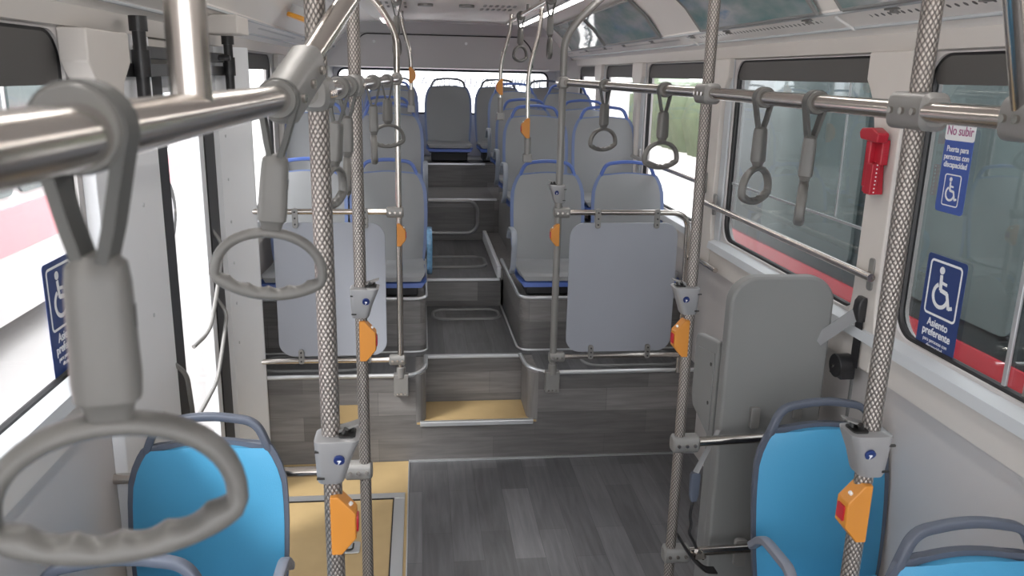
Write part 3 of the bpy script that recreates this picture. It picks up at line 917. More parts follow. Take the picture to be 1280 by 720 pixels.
# skid loops lying on the deck behind the screens
for x0, x1, lab in ((0.90, 1.45, 'hammer'), (-0.85, -0.30, 'door')):
    tag(obj('deck_loop_trim', MB().tube([(x, y, DZ + 0.006) for x, y in rrect(x0, 4.13, x1, 4.36, 0.09)], 0.01, 8, closed=True), 'cabinet grey'),
        'low rounded grey hatch rim on the deck behind the %s-side screen' % lab, 'hatch rim')

# window handrails
def wall_rail(y0, y1, z, label):
    t = thing('window_handrail', label, 'handrail', (1.465, y0, z))
    obj('rail_tube', MB().cyl((0, -0.02, 0), (0, y1 - y0 + 0.05, 0), 0.014, 16), 'stainless', t)
    for yy in (0.03, y1 - y0 - 0.02):
        b_ = obj('rail_bracket', MB().prism(rrect(yy - 0.016, -0.055, yy + 0.016, 0.055, 0.012, 5), 'x', 0.024, 0.036), 'clamp grey', t, bevel=0.002)
        obj('bracket_stem', MB().cyl((0, yy, 0), (0.03, yy, 0), 0.011, 12), 'stainless', b_)
    return t
wall_rail(2.44, 3.98, 1.433, 'long steel grab rail across the window with the red stripe outside')
wall_rail(4.08, 5.48, 1.525, 'steel grab rail across the next window beyond the knurled pole')
sb = tag(obj('wall_grab_stub', MB().tube([(1.46, 3.78, 1.13), (1.46, 4.12, 1.13), (1.53, 4.16, 1.13)], 0.013, 12), 'stainless'), 'short steel grab bar low on the side wall behind the knurled pole', 'grab bar')

# ceiling grab poles fixed to seat handles
def seat_pole(x, y, zb, label, path, button):
    t = thing('seat_stanchion', label, 'grab pole', (x, y, zb))
    obj('pole_tube', MB().tube(fillet(path, 0.09), 0.0125, 14), 'stainless', t)
    obj('seat_socket', MB().cyl((0, 0, -0.01), (0, 0, 0.10), 0.020, 16), 'clamp grey', t)
    obj('socket_foot', MB().box((-0.026, -0.02, -0.05), (0.026, 0.02, 0.0)), 'clamp grey', t, bevel=0.006)
    return t
seat_pole(0.635, 4.80, 1.60, 'slim steel pole rising from the first hammer-side seat handle to the ceiling', [(0, 0, 0), (-0.008, 0, 0.47), (0.06, 0, 0.72), (0.06, 0, 0.90)], 1)
seat_pole(0.550, 5.62, 1.80, 'slim bent steel pole in front of the rear window beside the aisle, hammer side', [(0, 0, 0), (-0.004, 0, 0.33), (0.06, 0, 0.54), (0.065, 0, 0.70)], 1)
seat_pole(-0.052, 5.62, 1.84, 'slim bent steel pole in front of the rear window beside the aisle, door side', [(0, 0, 0), (0, 0, 0.33), (-0.06, 0, 0.52), (-0.07, 0, 0.66)], 1)
for x, lab in ((0.62, 'hammer'), (-0.11, 'door')):
    t = thing('ceiling_grab_rail', 'short steel rail just below the ceiling on the %s side of the aisle' % lab, 'handrail', (x, 3.9, 2.40))
    obj('rail_tube', MB().cyl((0, -0.7, 0), (0, 2.0, 0), 0.014, 14), 'stainless', t)
    for yy in (-0.6, 0.9, 1.72): obj('ceiling_bracket', MB().cyl((0, yy, 0), (0, yy, 0.11), 0.012, 12), 'clamp grey', t)

# ---- stop buttons on poles
def stop_button(x, y, z, s, label, h=0.125, d=0.036, big=True):
    t = thing('stop_button', label, 'stop button', (x - s * 0.010, y, z), group=None)
    pts = [(0.0, -h / 2), (s * d * 0.55, -h / 2), (s * d * 1.35, -h * 0.22), (s * d * 1.35, h * 0.20), (s * d * 0.75, h * 0.40), (s * d * 0.45, h / 2), (0.0, h / 2)]
    obj('housing', MB().prism(pts, 'y', -0.024, 0.018), 'stop orange', t, bevel=0.003)
    obj('push_button', MB().prism(rrect(-0.016, -h * 0.14, 0.010, h * 0.12, 0.003, 3), 'x', s * d * 1.30, s * d * 1.44), 'stop red', t)
    obj('tactile_dot', MB().cyl((s * d * 1.0, -0.010, h * 0.31), (s * d * 1.12, -0.010, h * 0.35), 0.004, 8), 'white paint', t)
    return t
stop_button(-0.166, 1.445, 1.198, 1, 'large orange stop button on the thick knurled pole by the cyan seat')
stop_button(-0.172, 2.345, 1.272, 1, 'orange stop button on the slimmer knurled pole, over the screen on the door side')
stop_button(0.868, 1.365, 1.226, -1, 'orange stop button with red push on the knurled pole between cyan seats')
stop_button(0.860, 2.455, 1.228, -1, 'orange stop button on the knurled pole beside the grey cabinet')
stop_button(-0.105, 4.02, 1.266, 1, 'orange stop button on the smooth deck-edge post of the door side', 0.115, 0.032)
stop_button(0.695, 4.02, 1.266, -1, 'orange stop button on the smooth deck-edge post of the hammer side', 0.115, 0.032)
stop_button(0.632, 4.79, 1.75, -1, 'small orange stop button on the slim pole above the first hammer-side seat', 0.115, 0.036)
stop_button(0.552, 5.61, 1.97, -1, 'small orange stop button on the slim pole nearest the rear window, hammer side', 0.105, 0.032)
stop_button(-0.056, 5.61, 2.035, 1, 'small orange stop button on the slim pole before the rear window, door side', 0.105, 0.032)

# ---- charger pods on poles
def charger(x, y, z, s, label):
    t = thing('usb_charger', label, 'charger', (x - s * 0.002, y, z))
    t.scale = (0.90, 1, 0.97)
    rings = []
    for zz, x0, x1, y0, y1 in ((-0.046, -0.026, 0.028, -0.030, 0.024), (-0.040, -0.028, 0.031, -0.032, 0.026), (0.0, -0.029, 0.044, -0.036, 0.028), (0.040, -0.030, 0.062, -0.040, 0.030), (0.046, -0.030, 0.064, -0.040, 0.030), (0.048, -0.027, 0.060, -0.037, 0.027)):
        rings.append([(s * px, py, zz + (0.012 * (px - 0.0) if zz > 0.03 else 0)) for px, py in rrect(x0, y0, x1, y1, 0.016, 5)])
    obj('pod_shell', MB().loft(rings), 'pod silver', t)
    so = obj('socket_well', MB().prism([(s * p[0], p[1]) for p in rrect(0.020, -0.026, 0.055, 0.016, 0.008, 4)], 'z', 0.047, 0.0515), 'dark socket', t)
    obj('cable_plug', MB().cyl((s * 0.03, -0.01, 0.05), (s * 0.036, -0.012, 0.062), 0.006, 8).cyl((s * 0.045, 0.0, 0.05), (s * 0.047, 0.002, 0.060), 0.005, 8), 'dark socket', so)
    obj('charger_flap', MB().prism([(s * 0.014, 0.056), (s * 0.062, 0.070), (s * 0.063, 0.067), (s * 0.016, 0.051)], 'y', -0.008, 0.018), 'clamp grey', t)
    bd = obj('badge', MB().cyl((s * 0.022, -0.0405, 0.008), (s * 0.022, -0.036, 0.010), 0.0115, 24), 'badge navy', t)
    obj('badge_emblem', MB().prism([(s * 0.022 + a, 0.008 + b_) for a, b_ in ((-0.0045, 0.0), (0.003, 0.0085), (0.001, 0.002), (0.0045, 0.0), (-0.003, -0.0085), (-0.001, -0.002))], 'y', -0.0412, -0.0403), 'badge white', bd)
    obj('pod_slot', MB().box((-s * 0.022 - 0.006, -0.0375, 0.024), (-s * 0.022 + 0.012, -0.033, 0.028)).box((-s * 0.020 - 0.006, -0.0345, -0.034), (-s * 0.020 + 0.010, -0.030, -0.030)), 'dark socket', t)
    return t
charger(-0.172, 1.45, 1.335, 1, 'silver-grey charger pod on the thick knurled pole, above its orange button')
charger(-0.177, 2.35, 1.39, 1, 'silver-grey charger pod on the slimmer knurled pole of the door side')
charger(0.872, 1.37, 1.352, -1, 'silver-grey charger pod on the knurled pole between the cyan seats')
charger(0.865, 2.46, 1.356, -1, 'silver-grey charger pod on the pole beside the grey cabinet')
charger(0.700, 4.03, 1.475, -1, 'small charger pod on the smooth deck-edge post of the hammer side')

# ---- hanging straps
def strap_proto():
    t = thing('hand_strap', 'grey hand strap', 'hand strap')
    # loop round the rail (origin = rail centre)
    lp = [(0.0, 0.023 * math.sin(a), 0.023 * math.cos(a)) for a in [(-2.3 + 4.6 * j / 14) for j in range(15)]]
    pa = [(0, -0.002, -0.092)] + [(p[0], p[1], p[2]) for p in lp] + [(0, 0.002, -0.092)]
    b = MB().tube([(0, 0.004, -0.092), (0, 0.012, -0.055)] + [(p[0], -p[1], p[2]) for p in lp] + [(0, -0.012, -0.055), (0, -0.004, -0.092)], 1, 12, flat=(0.0028, 0.0085, (0, 0.0001, 1)))
    return t
def strap_build(label, ring_rot, loc, swing=0.0, lean=0.0, yaw=0.0):
    dz = 0.012
    """ring_rot: turn of the ring about z (0 = broadside to the viewpoint)"""
    t = thing('hand_strap', label, 'hand strap', loc)
    t.rotation_euler = (lean, swing, yaw)
    # webbing: a band wrapped over the rail whose two tails meet in the grip body
    band = []
    n = 20
    cc = []
    for j in range(n + 1):
        a = -1.95 + 3.9 * j / n
        cc.append((0.0235 * math.sin(a), 0.0235 * math.cos(a)))
    path = [(0.0, -0.004, -0.098), (0.0, -0.010, -0.060)]
    # band lies in plane containing x (across the rail)
    path = [(-0.004, 0, -0.085), (-0.012, 0, -0.055)] + [(x, 0, z) for x, z in cc] + [(0.012, 0, -0.055), (0.004, 0, -0.085)]
    b = MB()
    vs = []
    for (x, y, z) in path: pass
    k = len(path)
    for i, (x, y, z) in enumerate(path):
        a = Vector(path[min(i + 1, k - 1)]) - Vector(path[max(i - 1, 0)])
        nrm = Vector((a.z, 0, -a.x)).normalized()
        for sy, sn in ((-1, -1), (1, -1), (1, 1), (-1, 1)):
            w = 0.0110
            vs.append((x + nrm.x * 0.0035 * sn, w * sy, z + nrm.z * 0.0035 * sn))
    fs = [(i * 4 + j, i * 4 + (j + 1) % 4, i * 4 + 4 + (j + 1) % 4, i * 4 + 4 + j) for i in range(k - 1) for j in range(4)] + [(3, 2, 1, 0), (4 * k - 4, 4 * k - 3, 4 * k - 2, 4 * k - 1)]
    b.add(vs, fs)
    obj('strap_webbing', b, 'strap webbing', t)
    cl = obj('rail_collar', MB().loft([[(0.0255 * s_ * math.cos(a), y_, 0.0255 * s_ * math.sin(a)) for a in [2 * PI * j / 24 for j in range(24)]] for y_, s_ in ((-0.015, 0.93), (-0.012, 1.0), (0.012, 1.0), (0.015, 0.93))]), 'strap plastic', t)
    # grip body
    rings = []
    for z, w, d in ((-0.072, 0.010, 0.009), (-0.078, 0.0165, 0.0135), (-0.090, 0.0180, 0.0150), (-0.150, 0.0195, 0.016), (-0.161, 0.0188, 0.0155), (-0.165, 0.015, 0.012), (-0.174, 0.013, 0.010)):
        rings.append([(math.copysign(abs(math.cos(a)) ** .55, math.cos(a)) * w, math.copysign(abs(math.sin(a)) ** .55, math.sin(a)) * d, z) for a in [2 * PI * j / 24 for j in range(24)]])
    gb = obj('grip_body', MB().loft(rings), 'strap plastic', t, rot=(0, 0, ring_rot))
    obj('body_slot', MB().box((0.0165, -0.003, -0.118), (0.0190, 0.003, -0.104)), 'dark socket', gb)
    # D-shaped ring with finger bumps
    out = []
    W, H = 0.0715, 0.088
    for j in range(25):                      # arch
        a = PI * j / 24
        x = W * math.cos(a)
        z = -0.240 + 0.061 * math.sin(a) ** 0.85
        out.append((x, 0, z))
    for j in range(1, 48):                  # lower grip bar, bellied downwards
        a = j / 48
        x = -W + 2 * W * a
        z = -0.240 - 0.026 * math.sin(PI * a) ** 0.6
        out.append((x, 0, z))
    nn = len(out)
    vs = []
    for i in range(nn):
        p = Vector(out[i]); tg = (Vector(out[(i + 1) % nn]) - Vector(out[i - 1])).normalized()
        nrm = Vector((tg.z, 0, -tg.x))
        bump = 0.0
        low = i > 25
        hw, hd = (0.0080, 0.0115) if low else (0.0070, 0.0105)
        bp_ = 0.0042 * (1 - abs(math.sin(PI * (i - 24) / 48 * 5 + PI / 2))) if low else 0.0
        for q in range(12):
            a = 2 * PI * q / 12
            dv = nrm * hw * math.cos(a)
            if dv.z > 0.0: dv = dv + nrm * bp_ * math.cos(a)
            vs.append(p + dv + Vector((0, 1, 0)) * hd * math.copysign(abs(math.sin(a)) ** .7, math.sin(a)))
    fs = [(i * 12 + j, i * 12 + (j + 1) % 12, ((i + 1) % nn) * 12 + (j + 1) % 12, ((i + 1) % nn) * 12 + j) for i in range(nn) for j in range(12)]
    obj('ring_handle', MB().add(vs, fs), 'strap plastic', t, rot=(0, 0, ring_rot), sharp=60)
    return t
rd = math.radians
strap_build('big blurred hand strap hanging closest to the viewpoint over the door-side window', rd(13), (-0.187, 0.485, 2.016), swing=rd(1), lean=rd(0))
strap_build('hand strap with wide ring beside the thick knurled pole, over the doorway', rd(6), (-0.183, 1.115, 2.013), swing=rd(6), lean=rd(0))
strap_build('hand strap just behind the thick knurled pole, ring turned half sideways', rd(76), (-0.18, 1.90, 2.013), swing=rd(5))
strap_build('hand strap with edge-on ring between the two knurled poles on the door side', rd(95), (-0.179, 2.13, 2.013), swing=rd(2))
strap_build('small edge-on hand strap just behind the slimmer knurled pole', rd(94), (-0.155, 2.85, 2.015))
strap_build('small hand strap with open ring closest to the slim deck-edge post, door side', rd(28), (-0.13, 3.45, 2.017), swing=rd(0))
strap_build('hand strap with half-turned ring in front of the window with the red hammer', rd(40), (0.872, 2.03, 2.008))
strap_build('edge-on hand strap nearest the red hammer', rd(64), (0.867, 1.74, 2.006), swing=rd(2))
strap_build('hand strap with open ring just beyond the knurled pole, above the far grab rail', rd(22), (0.842, 2.79, 2.012))
strap_build('small hand strap in front of the tall grey-blue seat on the hammer side', rd(30), (0.775, 3.42, 2.016))
strap_build('small hand strap on the ceiling rail near the rear panel, hammer side', rd(50), (0.62, 5.15, 2.40))
strap_build('small hand strap on the ceiling rail close to the glossy roof panels', rd(85), (0.62, 3.98, 2.40))
strap_build('small hand strap on the ceiling rail of the door side', rd(80), (-0.11, 4.35, 2.40))

# ================================================================== SEATS
def sheet(profile, halfw, nx=9, curve=0.012, th=0.028):
    """closed slab following a side profile [(y,z)], width from halfw(i)"""
    k = len(profile)
    front, back = [], []
    for i, (y, z) in enumerate(profile):
        a = Vector(profile[min(i + 1, k - 1)]) - Vector(profile[max(i - 1, 0)])
        nrm = Vector((-a.y, a.x)).normalized()
        for j in range(nx):
            t = -1 + 2 * j / (nx - 1)
            w = halfw[i]
            x = w * t
            c = curve * (t * t)
            dr_ = 0.018 * (t * t) * (i / (k - 1)) ** 6 if profile[-1][1] > 0.7 else 0.0
            e = 0.55 if abs(t) > 0.99 else 1.0
            front.append((x, y + nrm.x * c, z + nrm.y * c - dr_))
            back.append((x, y - nrm.x * (th * e - c), z - nrm.y * (th * e - c) - dr_))
    n = k * nx
    vs = front + back
    fs = []
    for i in range(k - 1):
        for j in range(nx - 1):
            a = i * nx + j
            fs.append((a, a + 1, a + nx + 1, a + nx))
            fs.append((n + a, n + a + nx, n + a + nx + 1, n + a + 1))
    for i in range(k - 1):
        a = i * nx; b = a + nx - 1
        fs.append((a, a + nx, n + a + nx, n + a)); fs.append((b, n + b, n + b + nx, b + nx))
    for j in range(nx - 1):
        fs.append((j, n + j, n + j + 1, j + 1))
        a = (k - 1) * nx + j
        fs.append((a, a + 1, n + a + 1, n + a))
    return MB().add(vs, fs)

BACK = [(-0.005, 0.445), (0.0, 0.50), (0.010, 0.57), (0.022, 0.65), (0.034, 0.73), (0.045, 0.80), (0.055, 0.86), (0.062, 0.905), (0.068, 0.94), (0.072, 0.962), (0.074, 0.975), (0.0745, 0.979)]
BW = [0.205, 0.212, 0.218, 0.222, 0.224, 0.223, 0.219, 0.207, 0.192, 0.180, 0.168, 0.145]
PAN = [(-0.405, 0.425), (-0.400, 0.448), (-0.375, 0.458), (-0.30, 0.452), (-0.20, 0.445), (-0.10, 0.442), (-0.03, 0.447), (0.0, 0.46)]
PW = [0.185, 0.200, 0.210, 0.212, 0.210, 0.207, 0.205, 0.203]
def shift(pr, dy, dz): return [(a + dy, b + dz) for a, b in pr]
def seat_proto(label, face, rim, handle, shell, mount, arm=None, cushion=False):
    t = thing('bus_seat', label, 'seat')
    rimw = [w + 0.006 for w in BW]
    sh = obj('seat_shell', sheet(shift(BACK, 0.022, 0.006), rimw, th=0.022), rim, t)
    obj('backrest', sheet(BACK, BW, th=0.026, curve=-0.012), face, t, bevel=0)
    obj('seat_pan', sheet(PAN, PW, th=0.03, curve=0.008), face, t)
    obj('pan_rim', sheet([(a - 0.006, b - 0.034) for a, b in PAN], [w + 0.008 for w in PW], th=0.024, curve=0.006), 'seat blue', t)
    # grab handle over the backrest
    hp = fillet([(-0.185, 0.092, 0.89), (-0.165, 0.098, 0.975), (-0.135, 0.10, 1.035), (0, 0.102, 1.052), (0.135, 0.10, 1.035), (0.165, 0.098, 0.975), (0.185, 0.092, 0.89)], [0, .04, .05, .12, .05, .04, 0], 6)
    obj('grab_handle', MB().tube(hp, 1, 14, flat=(0.0135, 0.0105, (0, 1, 0))), handle, t)
    # pedestal and frame
    obj('seat_frame', MB().box((-0.17, -0.33, mount), (0.17, -0.06, 0.385)).box((-0.19, -0.34, 0.375), (0.19, -0.02, 0.41)), 'seat frame black', t, bevel=0.008)
    obj('back_frame', MB().tube(fillet([(-0.17, 0.0, 0.40), (-0.17, 0.055, 0.50), (-0.17, 0.085, 0.80), (0.17, 0.085, 0.80), (0.17, 0.055, 0.50), (0.17, 0.0, 0.40)], 0.05), 0.012, 10), 'seat frame black', t)
    if arm:
        arm_part(t, arm, shell)
    return t
def arm_part(t, s, m, name='armrest'):
    x = s * 0.238
    pts = [(x, 0.01, 0.60), (x, -0.06, 0.665), (x, -0.25, 0.675), (x, -0.285, 0.62), (x, -0.235, 0.45), (x, -0.16, 0.42)]
    ar = obj(name, MB().tube(fillet(pts, 0.05, 6), 1, 12, flat=(0.016, 0.013, (1, 0, 0))), m, t)
    return ar

# first deck row
mat('seat edge', (0.13, 0.18, 0.34), 0.4)
sA = seat_proto('grey deck seat with blue handle by the aisle, behind the charger pod post', 'seat grey', 'seat edge', 'seat blue', 'seat shell grey', 0.325, arm=-1)
sA.location = (0.775, 4.80, DZ)
GR = 'grey seats with blue handles on the raised rear deck'
def seat_at(src, x, y, z, label, group=GR):
    return copy_tree(src, (x, y, z), None, label, group)
sA['group'] = GR
plain = seat_proto('grey-blue deck seat beside the window above the hammer-side screen', 'seat grey', 'seat edge', 'seat blue', 'seat shell grey', 0.325)
plain.location = (1.275, 4.80, DZ); plain['group'] = GR
wrapped = seat_proto('grey deck seat by the aisle on the door side, its armrest wrapped in blue plastic', 'seat grey', 'seat edge', 'seat blue', 'seat shell grey', 0.325)
wr = arm_part(wrapped, 1, 'blue plastic wrap'); wr['label'] = 'armrest in crumpled blue plastic wrap'
wrapped.location = (-0.185, 4.80, DZ); wrapped['group'] = GR
seat_at(plain, -0.655, 4.80, DZ, 'grey deck window seat on the door side, half hidden by the thick knurled pole')
aisR = seat_at(sA, 0.80, 5.58, 0.80, 'tall grey seat by the aisle in the second hammer-side row')
seat_at(plain, 1.285, 5.58, 0.80, 'tall grey-blue seat at the window in the second hammer-side row, behind the small strap')
armL = seat_proto('tall grey seat by the aisle in the second door-side row, beside the slim post', 'seat grey', 'seat edge', 'seat blue', 'seat shell grey', 0.0, arm=1)
armL.location = (-0.20, 5.58, 0.80); armL['group'] = GR
seat_at(plain, -0.68, 5.58, 0.80, 'tall grey seat at the window in the second door-side row')
for r_, (yy, zz) in enumerate(((6.35, 0.82), (7.10, 0.93))):
    w_ = ('third', 'fourth')[r_]
    seat_at(sA, 0.82, yy, zz, 'partly hidden grey aisle seat in the %s hammer-side row' % w_)
    seat_at(plain, 1.29, yy, zz, 'mostly hidden grey window seat in the %s hammer-side row' % w_)
    seat_at(armL, -0.24, yy, zz, 'partly hidden grey aisle seat in the %s door-side row' % w_)
    seat_at(plain, -0.70, yy, zz, 'mostly hidden grey window seat in the %s door-side row' % w_)
# seat plinths of the upper rows
struct('wall_upper_plinth', MB().box((0.66, 5.36, 0.75), (XR, 6.72, 1.10)).box((0.70, 6.70, 1.03), (XR, 7.2, 1.22)), 'plank side')
struct('wall_upper_plinth_door_side', MB().box((XL, 5.36, 0.75), (-0.08, 6.72, 1.10)).box((XL, 6.70, 1.03), (-0.1, 7.2, 1.22)), 'plank side')
# rear bench of five
rear = seat_proto('grey seat with dark handle in the middle of the rear bench, straight down the aisle', 'seat grey', 'seat edge', 'slate handle', 'seat shell grey', 0.30)
rear.location = (0.28, 8.02, 0.955); rear['group'] = 'seats of the rear bench'
for x, lab in ((0.765, 'grey rear-bench seat just on the hammer side of the middle one'), (1.235, 'grey rear-bench seat in the hammer-side corner'),
               (-0.235, 'grey rear-bench seat just on the door side of the middle one'), (-0.70, 'grey rear-bench seat in the door-side corner')):
    seat_at(rear, x, 8.02, 0.955, lab, 'seats of the rear bench')

# low-floor cyan seats
def low_seat(label, arm):
    t = thing('priority_seat', label, 'seat', group='cyan seats on the low floor')
    rimw = [w + 0.008 for w in BW]
    obj('seat_shell', sheet(shift(BACK, 0.020, 0.004), rimw, th=0.026, nx=13), 'slate handle', t)
    cb = shift(BACK, -0.012, -0.006)
    o = obj('back_cushion', sheet(cb, [max(0.03, w - 0.006) for w in BW], th=0.030, curve=-0.018, nx=13), 'cyan vinyl', t)
    o = obj('seat_cushion', sheet(shift(PAN, 0, 0.01), PW, th=0.04, curve=0.006, nx=13), 'cyan vinyl', t)
    obj('pan_shell', sheet([(a - 0.006, b - 0.034) for a, b in PAN], [w + 0.008 for w in PW], th=0.024, curve=0.006), 'slate handle', t)
    hp = fillet([(-0.200, 0.098, 0.85), (-0.172, 0.090, 0.965), (-0.140, 0.10, 1.035), (0, 0.104, 1.058), (0.140, 0.10, 1.035), (0.172, 0.090, 0.965), (0.200, 0.098, 0.85)], [0, .05, .05, .14, .05, .05, 0], 8)
    obj('grab_handle', MB().tube(hp, 1, 18, flat=(0.014, 0.0115, (0, 1, 0))), 'slate handle', t)
    obj('pedestal', MB().box((-0.17, -0.31, 0.0), (0.17, -0.08, 0.385)), 'cabinet grey', t, bevel=0.01)
    x = arm * 0.232
    pts = [(x, 0.01, 0.60), (x, -0.06, 0.670), (x, -0.25, 0.68), (x, -0.285, 0.62), (x, -0.235, 0.45), (x, -0.16, 0.42)]
    obj('armrest', MB().tube(fillet(pts, 0.05, 6), 1, 12, flat=(0.016, 0.013, (1, 0, 0))), 'low armrest', t)
    return t
s1 = low_seat('cyan padded seat on the hammer side just in front of the grey cabinet', -1); s1.location = (1.290, 2.20, 0)
s2 = copy_tree(s1, (1.285, 1.47, 0), None, 'cyan seat at the lower corner under the wheelchair stickers, only its top showing')
s3 = low_seat('cyan padded seat on the door side beside the thick knurled pole', 1); s3.location = (-0.632, 2.20, 0)
s4 = copy_tree(s3, (-0.635, 1.47, 0), None, 'door-side seat showing only its curved grab handle, under the big strap')

# ================================================================== GREY CABINET (folding carer seat) ON THE HAMMER SIDE
cb = thing('folding_seat_cabinet', 'tall grey rounded backrest cabinet with folded seat, behind the cyan seat', 'cabinet', (1.05, 2.55, 0))
# back slab, rounded top
def slab_outline(x0, x1, z0, z1, r):
    pts = [(x0, z0), (x1, z0)]
    for j in range(9):
        a = PI / 2 * j / 8; pts.append((x1 - r + r * math.cos(a), z1 - r + r * math.sin(a)))
    for j in range(9):
        a = PI / 2 + PI / 2 * j / 8; pts.append((x0 + r + r * math.cos(a), z1 - r + r * math.sin(a)))
    return pts
obj('back_slab', MB().prism(slab_outline(0.0, 0.372, 0.0, 1.405, 0.095), 'y', 0.0, 0.055), 'cabinet grey', cb, bevel=0.012)
obj('rear_slab', MB().prism(slab_outline(0.012, 0.36, 0.0, 1.375, 0.085), 'y', 0.055, 0.075), 'clamp grey', cb, bevel=0.006)
wing = [(0.075, 0.76), (0.29, 0.82), (0.31, 0.86), (0.31, 1.09), (0.295, 1.115), (0.075, 1.15)]
sw = obj('side_wing', MB().prism(wing, 'x', 0.0, 0.03), 'cabinet grey', cb, bevel=0.008)
obj('wing_panel', MB().prism([(0.095, 0.80), (0.27, 0.845), (0.27, 1.07), (0.095, 1.10)], 'x', -0.004, 0.0), 'cabinet grey', sw, bevel=0.002)
obj('wing_screw', MB().cyl((-0.006, 0.12, 0.90), (0.001, 0.12, 0.90), 0.007, 8).cyl((-0.006, 0.12, 1.05), (0.001, 0.12, 1.05), 0.007, 8), 'dark socket', sw)
obj('far_wing', MB().prism(wing, 'x', 0.34, 0.37), 'cabinet grey', cb, bevel=0.008)
obj('folded_cushion', MB().box((0.045, 0.08, 0.86), (0.33, 0.17, 1.235)), 'seat frame black', cb, bevel=0.02).data.materials[0] = MAT['seat grey']
obj('lower_cabinet', MB().box((0.03, 0.07, 0.0), (0.36, 0.20, 0.80)), 'cabinet grey', cb, bevel=0.01)
obj('fixing_plate', MB().prism(rrect(0.265, 0.885, 0.295, 0.925, 0.006), 'y', -0.014, 0.0), 'clamp grey', cb, bevel=0.003)
obj('fixing_plate', MB().prism(rrect(0.105, 0.855, 0.14, 0.935, 0.008), 'y', -0.02, 0.0), 'clamp grey', cb, bevel=0.003)
# seat belt: upper anchor, webbing, reel
bt = thing('seat_belt', 'black shoulder belt anchor and reel with grey webbing on the pillar beside the cabinet', 'seat belt', (1.485, 2.49, 1.10))
obj('belt_anchor', MB().loft([[(0.005 + x * s, y, z) for x, y in rrect(-0.018, -0.02, 0.008, 0.02, 0.006)] for z, s in ((0.165, 1.0), (0.20, 1.4), (0.235, 1.2), (0.25, 0.6))]), 'black metal', bt, bevel=0.002)
obj('belt_webbing', MB().box((0.0, -0.022, 0.0), (0.003, 0.022, 0.18)), 'black metal', bt)
obj('belt_tongue_webbing', MB().tube([(-0.006, 0.0, 0.195), (-0.11, 0.062, 0.075)], 1, 8, flat=(0.021, 0.0015, (0.3, 0.0, 1))), 'belt grey', bt)
rl = obj('belt_reel', MB().cyl((-0.045, 0.04, -0.01), (0.01, 0.04, -0.01), 0.042, 24).box((-0.04, 0.0, -0.05), (0.012, 0.08, -0.01)), 'black metal', bt, bevel=0.004)
obj('reel_screw', MB().cyl((-0.048, 0.05, -0.015), (-0.044, 0.05, -0.015), 0.006, 8), 'stainless', rl)
# wheelchair tie-down buckle hanging at the low bars
bk = thing('tie_down_belt', 'dark grey buckle on a strap hanging in front of the low bars by the cabinet', 'belt', (0.935, 2.44, 0.42))
obj('buckle', MB().loft([[(x * s, y, z) for x, y in rrect(-0.018, -0.010, 0.018, 0.010, 0.006)] for z, s in ((0.215, 0.55), (0.235, 0.9), (0.31, 1.0), (0.322, 0.8))]), 'slate handle', bk)
obj('belt_webbing', MB().tube([(0.0, 0.0, 0.32), (0.03, 0.02, 0.365), (0.10, 0.08, 0.44)], 1, 8, flat=(0.012, 0.0015, (0.5, 0, 0.5))), 'belt grey', bk)
obj('buckle_cable', MB().tube(fillet([(0, 0, 0.22), (-0.008, 0, 0.16), (0.002, 0, 0.12), (-0.006, 0, 0.09), (0.02, -0.005, 0.045), (0.03, -0.01, 0.01)], 0.02), 0.0055, 8), 'black metal', bk)
obj('belt_bundle', MB().tube(fillet([(-0.05, -0.01, 0.09), (-0.02, -0.03, 0.04), (0.02, -0.03, -0.01), (0.06, -0.02, -0.05), (0.10, -0.01, -0.06)], 0.03), 1, 8, flat=(0.018, 0.004, (0, 1, 0.2))), 'seat frame black', bk)
obj('belt_hook', MB().cyl((0.02, -0.02, 0.03), (0.05, -0.02, 0.0), 0.010, 10).box((0.015, -0.03, 0.0), (0.045, -0.01, 0.022)), 'stainless', bk)

# ================================================================== EMERGENCY HAMMER
hm = thing('emergency_hammer', 'red emergency hammer in its holder on the pillar beside the window', 'hammer', (1.492, 2.51, 1.70))
obj('holder_base', MB().prism([(-0.045, 0.0), (0.035, 0.0), (0.035, 0.105), (-0.03, 0.105)], 'x', -0.030, 0.0).xf(Matrix.Rotation(0, 4, 'X')), 'hammer red', hm, bevel=0.004)
obj('hammer_shaft', MB().box((-0.046, -0.012, 0.02), (-0.022, 0.014, 0.175)), 'hammer red', hm, bevel=0.005)
hd_ = obj('hammer_head', MB().prism([(-0.055, 0.165), (0.045, 0.172), (0.055, 0.192), (0.045, 0.208), (-0.02, 0.212), (-0.06, 0.196)], 'x', -0.052, -0.012), 'hammer red', hm, bevel=0.006)
obj('hammer_tip', MB().cyl((-0.034, 0.05, 0.19), (-0.034, 0.068, 0.188), 0.006, 10), 'white paint', hd_)
gr = MB()
for q in range(5): gr.box((-0.020, -0.052, 0.115 + q * 0.009), (-0.005, -0.046, 0.120 + q * 0.009))
obj('holder_clip', MB().box((-0.026, -0.05, 0.095), (0.0, -0.008, 0.175)), 'hammer red', hm, bevel=0.004)
obj('clip_ribs', gr, 'stop red', hm)
te = MB()
for q in range(8): te.cyl((-0.036 + q * 0.0003, -0.050, 0.008 + q * 0.0125), (-0.036 + q * 0.0003, -0.0125, 0.008 + q * 0.0125), 0.0026, 6)
obj('tag_plate', MB().box((-0.050, -0.049, 0.0), (-0.024, -0.012, 0.10)), 'hammer red', hm, bevel=0.003)
obj('security_dots', te, 'white paint', hm)

